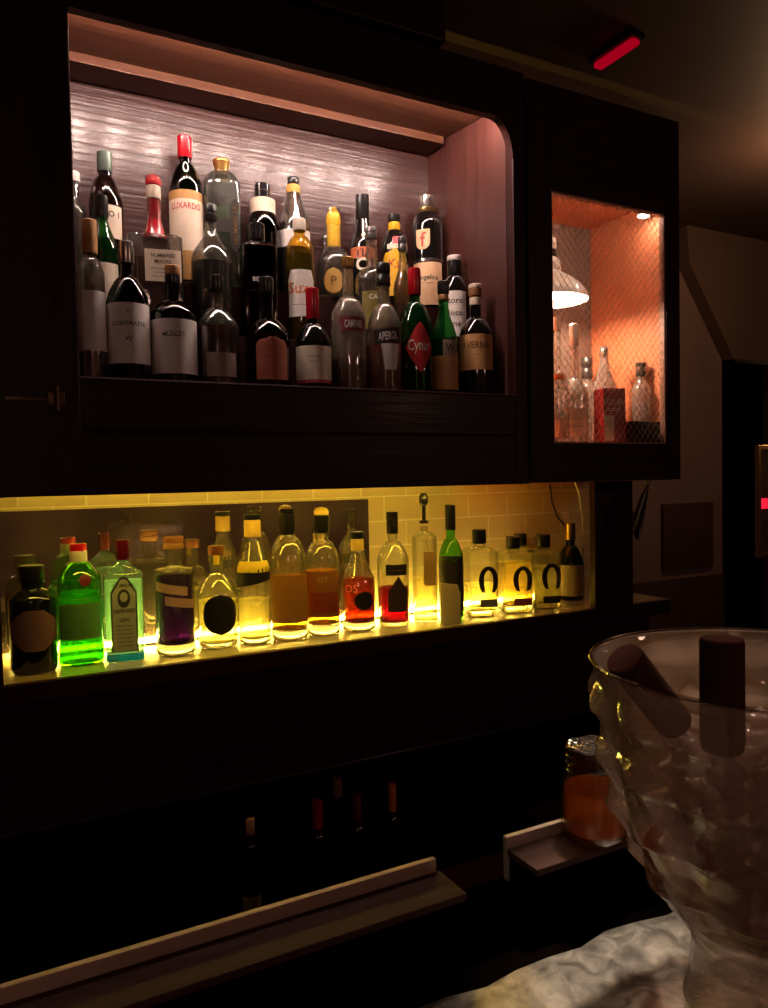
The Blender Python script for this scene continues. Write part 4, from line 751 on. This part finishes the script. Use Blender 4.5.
# hanging cable at the end of the niche
pts = [(1.79, 1.975, 1.522), (1.800, 1.965, 1.48), (1.803, 1.955, 1.40), (1.800, 1.95, 1.30), (1.797, 1.95, 1.20), (1.80, 1.95, 1.137)]
c1 = obj('cable', tube(bmesh.new(), pts, .0035), pbr('white_cable', (.6, .55, .45, 1), .4)); tag(c1, 'white cable hanging down at the far end of the tiles', 'cable')
pts = [(1.70, 2.0, 1.5), (1.715, 1.998, 1.45), (1.74, 1.998, 1.40), (1.77, 1.998, 1.375), (1.81, 1.998, 1.36)]
pts = [(1.70, 1.998, 1.515), (1.705, 1.996, 1.46), (1.725, 1.996, 1.41), (1.76, 1.996, 1.375), (1.80, 1.996, 1.355)]
c2 = obj('cable', tube(bmesh.new(), pts, .003), P['black']); tag(c2, 'thin dark cable curving over the tiles near the end', 'cable')

# cards among the bottles
bm = bmesh.new(); prism_x(bm, [(-.026, 0), (.026, 0), (.027, .085), (.018, .112), (-.026, .118)], -.0015, .0015)
t = NT('white_card')
df = t.n('ShaderNodeBsdfDiffuse'); df.inputs['Color'].default_value = (.74, .68, .5, 1)
tl = t.n('ShaderNodeBsdfTranslucent'); tl.inputs['Color'].default_value = (.74, .66, .45, 1)
ms = t.n('ShaderNodeMixShader'); ms.inputs[0].default_value = .55
t.l(df.outputs[0], ms.inputs[1]); t.l(tl.outputs[0], ms.inputs[2])
CARDW = t.fin(ms.outputs[0])
wcard = thing('card', 'white folded card standing in front of the green wine bottle', 'card', (1.150, 1.772, 1.135), math.radians(-10))
obj('front_leaf', bm, CARDW, wcard, False)
bm = bmesh.new(); prism_x(bm, [(-.026, 0), (.026, 0), (.026, .105), (-.026, .118)], -.0012, .0012)
lf = obj('back_leaf', bm, CARDW, wcard, False); lf.location = (.004, .024, 0); lf.rotation_euler = (math.radians(0), 0, math.radians(-8))
spout = next(o for o in COL.objects if o.get('label', '').startswith('tall slim clear bottle with a black'))
bm = B(-.017, .017, -.0012, .0012, .108, .204, bev=.0005)
tube(bm, [(.0, 0, .203), (-.004, .008, .222), (-.008, .020, .236)], .0008, 6)
tg = obj('hang_tag', bm, pbr('kraft_card', (.40, .22, .07, 1), .7, vary=(40, .1)), spout, False)
tg['label'] = 'brown card tag'; tg.location = (.014, -.041, 0)

# ------------------------------------------------------------------ front bar
FB = .0
lt = wood('bar_ledge_wood', (.060, .028, .022, 1), (.10, .050, .040, 1), .6, spec=.1)
def ledge(x0, x1, label):
    t_ = thing('bar_ledge', label, 'ledge', (x0, .67, 1.03))
    w = x1 - x0
    obj('board', B(0, w, 0, .056, .0615, .0695, bev=.0012), lt, t_, False)
    obj('front_face', B(0, w, .004, .050, -1.03, .061), BLACKWOOD, t_, False)
    obj('edge_strip', B(0, w - .004, .0565, .064, .03, .0835, bev=.001), pbr('lit_edge_strip', (.60, .42, .30, 1), .45, .1, vary=(30, .2)), t_, False)  # light from above is put into the strip's raised colour
    return t_
ledge(-.75, .449, 'dark wooden bar ledge with a pale edge strip, along the bottom left')
g2 = ledge(.545, 1.75, 'dark wooden bar ledge with a shiny edge strip, under the glass jar')
next(c for c in g2.children if c.name.startswith('edge_strip')).data.materials[0] = pbr('brighter_lit_edge_strip', (.80, .72, .64, 1), .3, .5)  # lighter copy of the strip, stronger light painted into its colour
# counter: beaten zinc
t = NT('beaten_zinc')
p = t.n('ShaderNodeBsdfPrincipled', Roughness=.34, Metallic=.6)
tc = t.n('ShaderNodeTexCoord'); nz = t.n('ShaderNodeTexNoise', Scale=75., Detail=5., Distortion=.8); t.l(tc.outputs['Object'], nz.inputs['Vector'])
n2_ = t.n('ShaderNodeTexNoise', Scale=34., Detail=6., Distortion=1.); t.l(tc.outputs['Object'], n2_.inputs['Vector'])
cr = t.n('ShaderNodeValToRGB'); cr.color_ramp.elements[0].position = .36; cr.color_ramp.elements[1].position = .66; cr.color_ramp.elements[0].color = (.26, .235, .20, 1); cr.color_ramp.elements[1].color = (.60, .55, .48, 1)
t.l(n2_.outputs['Fac'], cr.inputs['Fac']); t.l(cr.outputs['Color'], p.inputs['Base Color'])
rr = t.n('ShaderNodeMapRange'); rr.inputs['To Min'].default_value = .2; rr.inputs['To Max'].default_value = .55; t.l(n2_.outputs['Fac'], rr.inputs['Value']); t.l(rr.outputs[0], p.inputs['Roughness'])
b_ = t.n('ShaderNodeBump', Strength=.35, Distance=.003); t.l(nz.outputs['Fac'], b_.inputs['Height']); t.l(b_.outputs['Normal'], p.inputs['Normal'])
ZINC = t.fin(p.outputs[0])
CZ = 1.03
bm = bmesh.new()
n = 60; rows = []
for i in range(n + 1):
    x = -.6 + 2.6 * i / n
    e = .628 + .005 * math.sin(x * 23) + .004 * math.sin(x * 51 + 1) + (.006 if .40 < x < .56 else 0) * math.sin((x - .40) / .16 * PI)
    rows.append([bm.verts.new((x, .12, CZ)), bm.verts.new((x, e - .006, CZ)), bm.verts.new((x, e, CZ - .004)), bm.verts.new((x, e, CZ - .03)), bm.verts.new((x, .12, CZ - .03))])
for a, c in zip(rows, rows[1:]):
    for k in range(5): bm.faces.new((a[k], a[(k + 1) % 5], c[(k + 1) % 5], c[k]))
for r in (rows[0], rows[-1]): bm.faces.new(r)
bmesh.ops.recalc_face_normals(bm, faces=bm.faces)
ctr = thing('bar_counter', 'bar counter with a beaten grey metal top under the glass bowl', 'counter', (0, 0, 0))
obj('metal_top', bm, ZINC, ctr)
obj('counter_body', B(-.6, 2.0, .16, .60, 0, CZ - .0305), BLACKWOOD, ctr, False)
obj('black_mat', B(-.6, 2.0, .634, .669, CZ - .06, CZ - .012), BLACKWOOD, ctr, False)

# ------------------------------------------------------------------ big dimpled glass bowl with ice
bx, by = .655, .462
bowl = thing('pedestal_bowl', 'big dimpled glass pedestal bowl full of ice in the near corner', 'bowl', (bx, by, CZ))
cprof = [(.074, 0), (.076, .004), (.073, .012), (.070, .03), (.068, .055), (.069, .072), (.083, .092), (.104, .115), (.120, .142), (.133, .170), (.143, .205), (.151, .245), (.158, .285), (.163, .333)]
def interp(prof, z):
    for (r0, a), (r1, c) in zip(prof, prof[1:]):
        if a <= z <= c:
            t_ = (z - a) / (c - a); return r0 + (r1 - r0) * t_
    return prof[-1][0]
DIMP = [(.296, 15, 0., .024, .0115), (.242, 13, .5, .030, .013), (.190, 11, 0., .030, .014), (.140, 9, .5, .028, .014), (.102, 7, 0., .022, .008)]
def bump_r(th, z, sgn=1):
    d = 0
    for zc_, cnt, ph, w, am in DIMP:
        dz = (z - zc_) / w
        if abs(dz) > 1.6: continue
        u = ((th / (2 * PI) * cnt + ph + .5) % 1) - .5
        da = u * 2.1
        q = da * da + dz * dz
        d += am * math.exp(-q * 1.8) - am * .25
    return d
bm = bmesh.new(); seg = 144; rings = []
nz_ = 96
for i in range(nz_ + 1):
    z = .333 * i / nz_; r0 = interp(cprof, z)
    rings.append([(th := 2 * PI * j / seg, bm.verts.new(((r0 + bump_r(th, z)) * math.sin(th), -(r0 + bump_r(th, z)) * math.cos(th), z)))[1] for j in range(seg)])
for a, c in zip(rings, rings[1:]):
    for j in range(seg): bm.faces.new((a[j], a[(j + 1) % seg], c[(j + 1) % seg], c[j]))
# rolled rim and inner wall of the bowl
prev = rings[-1]
inner = [(.1625, .3355), (.1605, .336), (.1585, .333)] + [(interp(cprof, z) - .005, z) for z in (.31, .28, .25, .22, .19, .16, .135, .115, .10, .088)]
for r, z in inner:
    cur = [bm.verts.new((r * math.sin(2 * PI * j / seg), -r * math.cos(2 * PI * j / seg), z)) for j in range(seg)]
    for j in range(seg): bm.faces.new((prev[j], prev[(j + 1) % seg], cur[(j + 1) % seg], cur[j]))
    prev = cur
bm.faces.new(prev)
BOWLG = clear('frosted_bowl_glass', (.93, .88, .84, 1), (.42, .36, .33, 1), .09, .6, haze=.27, hazecol=(.80, .58, .49, 1), rough=.05)
obj('bowl_glass', bm, BOWLG, bowl, sharp=120)
bm = tube(bmesh.new(), [(.1615 * math.sin(2 * PI * j / 96), -.1615 * math.cos(2 * PI * j / 96), .3365) for j in range(97)], .0022, 8)
obj('rim', bm, clear('rim_glass', (.85, .8, .75, 1), (.5, .45, .4, 1), .25, .5), bowl)

ICEM = clear('cloudy_ice', (.86, .80, .77, 1), (.5, .44, .42, 1), .05, .35, haze=.55, hazecol=(.62, .46, .40, 1), rough=.12)
def ice_mesh(seed):
    rnd = random.Random(seed); bm = bmesh.new()
    bmesh.ops.create_cube(bm, size=1)
    for v in bm.verts: v.co = Vector([c * rnd.uniform(.75, 1.15) for c in v.co])
    bmesh.ops.bevel(bm, geom=list(bm.edges), offset=.30, segments=4, affect='EDGES')
    for v in bm.verts: v.co += Vector((rnd.uniform(-.02, .02), rnd.uniform(-.02, .02), rnd.uniform(-.02, .02)))
    for v in bm.verts: v.co = (v.co * .55 + v.co.normalized() * .62 * .45) * .0335
    return bm
ices = []
proto = []
for k in range(4):
    o = obj('ice_cube', ice_mesh(k), ICEM, sharp=180); proto.append(o)
used = set(); n_ice = 0
rnd = random.Random(4)
spots = []
for z in (.112, .148, .184, .220, .252):
    r_in = interp(cprof, z) - .040
    spots.append((0, 0, z))
    for r in (.040, .080, .121):
        if r > r_in: continue
        cnt = int(2 * PI * r / .041)
        for i in range(cnt):
            th = 2 * PI * (i + rnd.random() * .3) / cnt + z * 30
            spots.append((r * math.sin(th), r * math.cos(th), z + rnd.uniform(-.003, .003)))
for i, (x, y, z) in enumerate(spots):
    k = i % 4
    o = proto[k] if k not in used else proto[k].copy()
    if k in used: COL.objects.link(o)
    used.add(k)
    o.location = (bx + x, by + y, CZ + z)
    o.rotation_euler = (rnd.uniform(0, .5), rnd.uniform(0, .5), rnd.uniform(0, 3))
    tag(o, 'cloudy ice cube heaped in the big dimpled glass bowl', 'ice', 'ice cubes in the bowl')

pn = obj('punch', lathe(bmesh.new(), [(.050, .0905), (.075, .098), (.094, .115), (.108, .138), (.112, .145)], 48, c=(bx, by, CZ)), liquid('amber_punch', (.75, .38, .14, 1), (.7, .28, .10, 1), .4))
tag(pn, 'shallow amber drink at the bottom of the glass bowl', 'drink'); pn['kind'] = 'stuff'
STICK = pbr('dark_brown_cork', (.060, .024, .018, 1), .8, spec=.08, bump=(60, .2), vary=(40, .25))
STICKT = pbr('reddish_cork_end', (.24, .085, .068, 1), .8, spec=.08, bump=(60, .2))
def stub(name, label, loc, d, L, r):
    o = thing(name, label, 'cork', loc)
    d = Vector(d).normalized()
    o.rotation_euler = Vector((0, 0, 1)).rotation_difference(d).to_euler()
    obj('shaft', lathe(bmesh.new(), [(r * .86, 0), (r * .97, .004), (r, .012), (r, L - .004), (r * .97, L - .001)], 32), STICK, o)
    obj('end_face', lathe(bmesh.new(), [(r * .965, L - .001), (r * .93, L + .0005), (r * .02, L + .001)], 32), STICKT, o)
    return o
stub('cork_cylinder', 'dark brown cylinder standing upright in the ice of the glass bowl', (.573, .447, CZ + .272), (.01, .01, 1), .100, .0188)
stub('cork_cylinder', 'dark brown cylinder leaning against the rim of the glass bowl', (bx - .056, by + .058, CZ + .270), (-.65, .06, .75), .098, .0185)

# ------------------------------------------------------------------ glass jar
jar = thing('glass_jar', 'glass screw-thread jar half full of amber syrup behind the bowl', 'jar', (.660, .6985, 1.0998))
prof = [(.030, 0), (.037, .002), (.0405, .008), (.0415, .02), (.0415, .062), (.040, .070), (.035, .078), (.0345, .082), (.0362, .084), (.0345, .087), (.0345, .091), (.0362, .0935), (.0345, .096), (.0345, .100), (.0362, .102), (.0345, .105), (.0345, .110), (.0355, .112), (.0345, .114), (.032, .113), (.0315, .08), (.038, .066), (.0385, .012), (.030, .006)]
obj('jar_glass', lathe(bmesh.new(), prof, 48), clear('jar_glass', (.93, .92, .9, 1), (.45, .42, .38, 1), .07, .6), jar)
obj('syrup', lathe(bmesh.new(), [(.029, .0065), (.0375, .013), (.0380, .060), (.0375, .062)], 40), liquid('amber_syrup', (.60, .27, .05, 1), (.80, .34, .06, 1), .6), jar)
bm = bmesh.new()
for i, zz in enumerate((.1135, .1142, .1136, .1145)):
    r = .030 - i * .007
    tube(bm, [(r * math.sin(2 * PI * j / 40), -r * math.cos(2 * PI * j / 40), zz + .0012 * math.sin(j * .9 + i)) for j in range(41)], .0018, 6)
lathe(bm, [(.0305, .1125), (.018, .1130), (.002, .1128)], 40)
obj('film_cover', bm, clear('cling_film', (.8, .78, .76, 1), (.5, .5, .5, 1), .35, .5, haze=.15), jar)

# ------------------------------------------------------------------ the room
struct('floor', B(-3.2, 6.2, -2.6, 4.6, -.05, 0), FLOORM)
struct('ceiling', B(-3.2, 6.2, -2.6, 4.6, 2.905, 2.96), CEILM)
# tiled wall behind the back bar
t = NT('cream_wall_tiles')
p = t.n('ShaderNodeBsdfPrincipled', Roughness=.18)
tc = t.n('ShaderNodeTexCoord'); sp = t.n('ShaderNodeSeparateXYZ'); t.l(tc.outputs['Object'], sp.inputs[0])
ad = t.n('ShaderNodeMath', operation='ADD'); ad.inputs[1].default_value = -.004; t.l(sp.outputs['Z'], ad.inputs[0])
cb = t.n('ShaderNodeCombineXYZ'); t.l(sp.outputs['X'], cb.inputs['X']); t.l(ad.outputs[0], cb.inputs['Y'])
br = t.n('ShaderNodeTexBrick', offset=.5)
for k_, v in (('Scale', 1.), ('Mortar Size', .0022), ('Mortar Smooth', .15), ('Brick Width', .152), ('Row Height', .0745)): br.inputs[k_].default_value = v
br.inputs['Color1'].default_value = (.60, .47, .28, 1); br.inputs['Color2'].default_value = (.66, .52, .31, 1); br.inputs['Mortar'].default_value = (.78, .70, .52, 1)
t.l(cb.outputs[0], br.inputs['Vector']); t.l(br.outputs['Color'], p.inputs['Base Color'])
b_ = t.n('ShaderNodeBump', Strength=.5, Distance=.002, invert=True); t.l(br.outputs['Fac'], b_.inputs['Height']); t.l(b_.outputs['Normal'], p.inputs['Normal'])
TILE = t.fin(p.outputs[0])
struct('wall_back', B(-3.2, 1.99, 2.02, 2.10, 0, 2.905), [PLASTERDK])
struct('trim_4', B(-.62, 1.99, 2.0005, 2.0195, 1.10, 1.56), [TILE])
struct('wall_left', B(-3.3, -3.2, -2.6, 4.6, 0, 2.96), PLASTERDK)
struct('wall_front', B(-3.2, 6.2, -2.7, -2.6, 0, 2.96), pbr('rosy_brown_wall', (.30, .15, .13, 1), .7, vary=(1.2, .5)))
struct('wall_right', B(6.2, 6.3, -2.6, 4.6, 0, 2.96), PLASTERDK)
# far wall with a doorway under a sloping bulkhead
struct('wall_far', B(1.99, 3.853, 3.0, 3.1, 0, 2.905), PLASTER)
struct('wall_end', B(1.89, 1.99, 2.10, 3.1, 0, 2.905), PLASTERDK)
struct('trim_1', B(1.99, 3.85, 2.985, 3.0, 0, .945), pbr('brown_wainscot', (.075, .042, .03, 1), .6, vary=(5, .3)))
bm = prism_x(bmesh.new(), [(3.47, 2.904), (3.49, 2.70), (3.855, 2.195), (6.2, 2.185), (6.2, 2.904)], 2.92, 2.9995)
struct('trim_2', bm, PLASTERDK)
struct('wall_recess', B(3.853, 6.2, 4.4, 4.5, 0, 2.905), BLACKWOOD)
struct('trim_3', B(3.853, 3.93, 2.96, 3.12, 0, 2.19), BLACKWOOD)

pic = obj('picture', B(3.34, 3.745, 2.975, 2.9995, 1.0, 1.372, bev=.003), pbr('dark_red_brown_picture', (.075, .036, .028, 1), .6, vary=(6, .5)))
tag(pic, 'dim dark square picture on the far plaster wall', 'picture')
sw = thing('light_switch', 'small dark switch plate beside the cabinet post on the far wall', 'switch', (3.135, 2.998, 1.30))
obj('plate', B(-.045, .045, -.010, 0, -.04, .04, bev=.003), pbr('dark_bronze_plate', (.05, .036, .028, 1), .4), sw)
obj('toggle', B(-.012, .012, -.020, -.0105, -.006, .016, bev=.002), P['black'], sw)
# gold framed mirror in the recess
gf = thing('framed_mirror', 'gold framed wall mirror glinting at the far edge of the room', 'mirror', (4.60, 3.30, 1.62))
XX = 0
GOLD = pbr('gold_frame', (.45, .25, .09, 1), .35, .8)
bm = bmesh.new()
for a in ((0, .03, -.66, .10), (.47, .5, -.66, .10), (.03, .47, .07, .10), (.03, .47, -.66, -.63)): box(bm, a[0], a[1], 0, .03, a[2], a[3], bev=.004)
obj('frame', bm, GOLD, gf, False)
obj('mirror_glass', B(.03, .47, .012, .02, -.63, .07), MIRROR, gf, False)
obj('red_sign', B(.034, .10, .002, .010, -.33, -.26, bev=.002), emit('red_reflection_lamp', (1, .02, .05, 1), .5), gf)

# red bar light on the ceiling
rl = thing('red_light', 'glowing red bar light fixed to the ceiling', 'light', (0, 0, 0))
ax, ay, az = 1.826, 1.806, 2.895
obj('housing', B(ax - .030, ax + .030, ay - .092, ay + .092, 2.888, 2.904, bev=.004), P['black'], rl)
obj('red_tube', B(ax - .018, ax + .018, ay - .084, ay + .084, 2.870, 2.888, bev=.008), emit('red_lamp', (1, .0, .03, 1), .17), rl)

# strap hanging from the cabinet corner
hk = thing('hanging_strap', 'dark looped strap on a small shiny hook under the mesh cabinet corner', 'strap', (1.775, 1.64, 1.5255))
obj('hook', lathe(bmesh.new(), [(.006, 0), (.007, -.004), (.006, -.010), (.002, -.013)][::-1], 16), STEEL, hk)
bm = bmesh.new()
tube(bm, [(0, 0, -.010), (-.02, 0, -.045), (-.045, 0, -.10), (-.055, 0, -.15), (-.045, .004, -.17), (-.03, .004, -.14), (-.01, .004, -.07), (0, .002, -.012)], [.004, .008, .009, .009, .007, .006, .005, .004])
obj('strap', bm, P['black'], hk)

# ------------------------------------------------------------------ camera
cam = bpy.data.cameras.new('camera'); co = bpy.data.objects.new('camera', cam); COL.objects.link(co)
yaw, pitch, roll = math.radians(28), math.radians(-2), math.radians(1.1)
fw = Vector((math.sin(yaw) * math.cos(pitch), math.cos(yaw) * math.cos(pitch), math.sin(pitch)))
r0 = Vector((math.cos(yaw), -math.sin(yaw), 0)); u0 = r0.cross(fw)
rt = r0 * math.cos(roll) - u0 * math.sin(roll); up = u0 * math.cos(roll) + r0 * math.sin(roll)
m = Matrix((rt, up, -fw)).transposed().to_4x4(); m.translation = Vector((0, 0, 1.55))
co.matrix_world = m
cam.sensor_fit = 'VERTICAL'; cam.sensor_height = 24; cam.lens = 24 * 757 / 1008; cam.clip_start = .02
SC.camera = co

# ------------------------------------------------------------------ lights of the room
def point(name, loc, e, col, size=.08):
    l = bpy.data.lights.new(name, 'POINT'); l.energy = e; l.color = col; l.shadow_soft_size = size
    o = bpy.data.objects.new(name, l); o.location = loc; COL.objects.link(o); return o
def spot(name, loc, to, e, col, ang=60, size=.05, blend=.6):
    l = bpy.data.lights.new(name, 'SPOT'); l.energy = e; l.color = col; l.spot_size = math.radians(ang); l.spot_blend = blend; l.shadow_soft_size = size
    o = bpy.data.objects.new(name, l); o.location = loc
    o.rotation_euler = (Vector(to) - Vector(loc)).to_track_quat('-Z', 'Y').to_euler(); COL.objects.link(o); return o
point('warm_pendant', (3.08, 1.9, 2.68), 5.5, (1, .55, .28), .07)
point('room_fill', (-.6, -1.5, 2.2), 4.6, (1, .58, .46), .15)  # unseen fill lights added behind the camera
point('room_fill', (2.6, -1.3, 2.2), 5.6, (1, .60, .44), .15)
point('recess_fill', (5.1, 3.1, 1.9), 1.6, (1, .6, .3), .05)  # unseen light added to brighten the gold frame
spot('bar_downlight', (1.15, .95, 2.75), (.575, .53, 1.03), 80, (1, .80, .62), 11, .05)

w = bpy.data.worlds.new('world'); SC.world = w; w.use_nodes = True
w.node_tree.nodes['Background'].inputs['Color'].default_value = (.9, .5, .5, 1)
w.node_tree.nodes['Background'].inputs['Strength'].default_value = .012

vs = SC.view_settings
SC.display_settings.display_device = 'sRGB'
vs.view_transform = 'Standard'; vs.look = 'None'; vs.exposure = 1.0; vs.gamma = 1; vs.use_curve_mapping = False
cy = SC.cycles
cy.use_denoising = True
cy.max_bounces = 14; cy.transparent_max_bounces = 40; cy.transmission_bounces = 10; cy.diffuse_bounces = 4; cy.glossy_bounces = 6
cy.sample_clamp_indirect = 4; cy.blur_glossy = .5; cy.caustics_reflective = False; cy.caustics_refractive = False
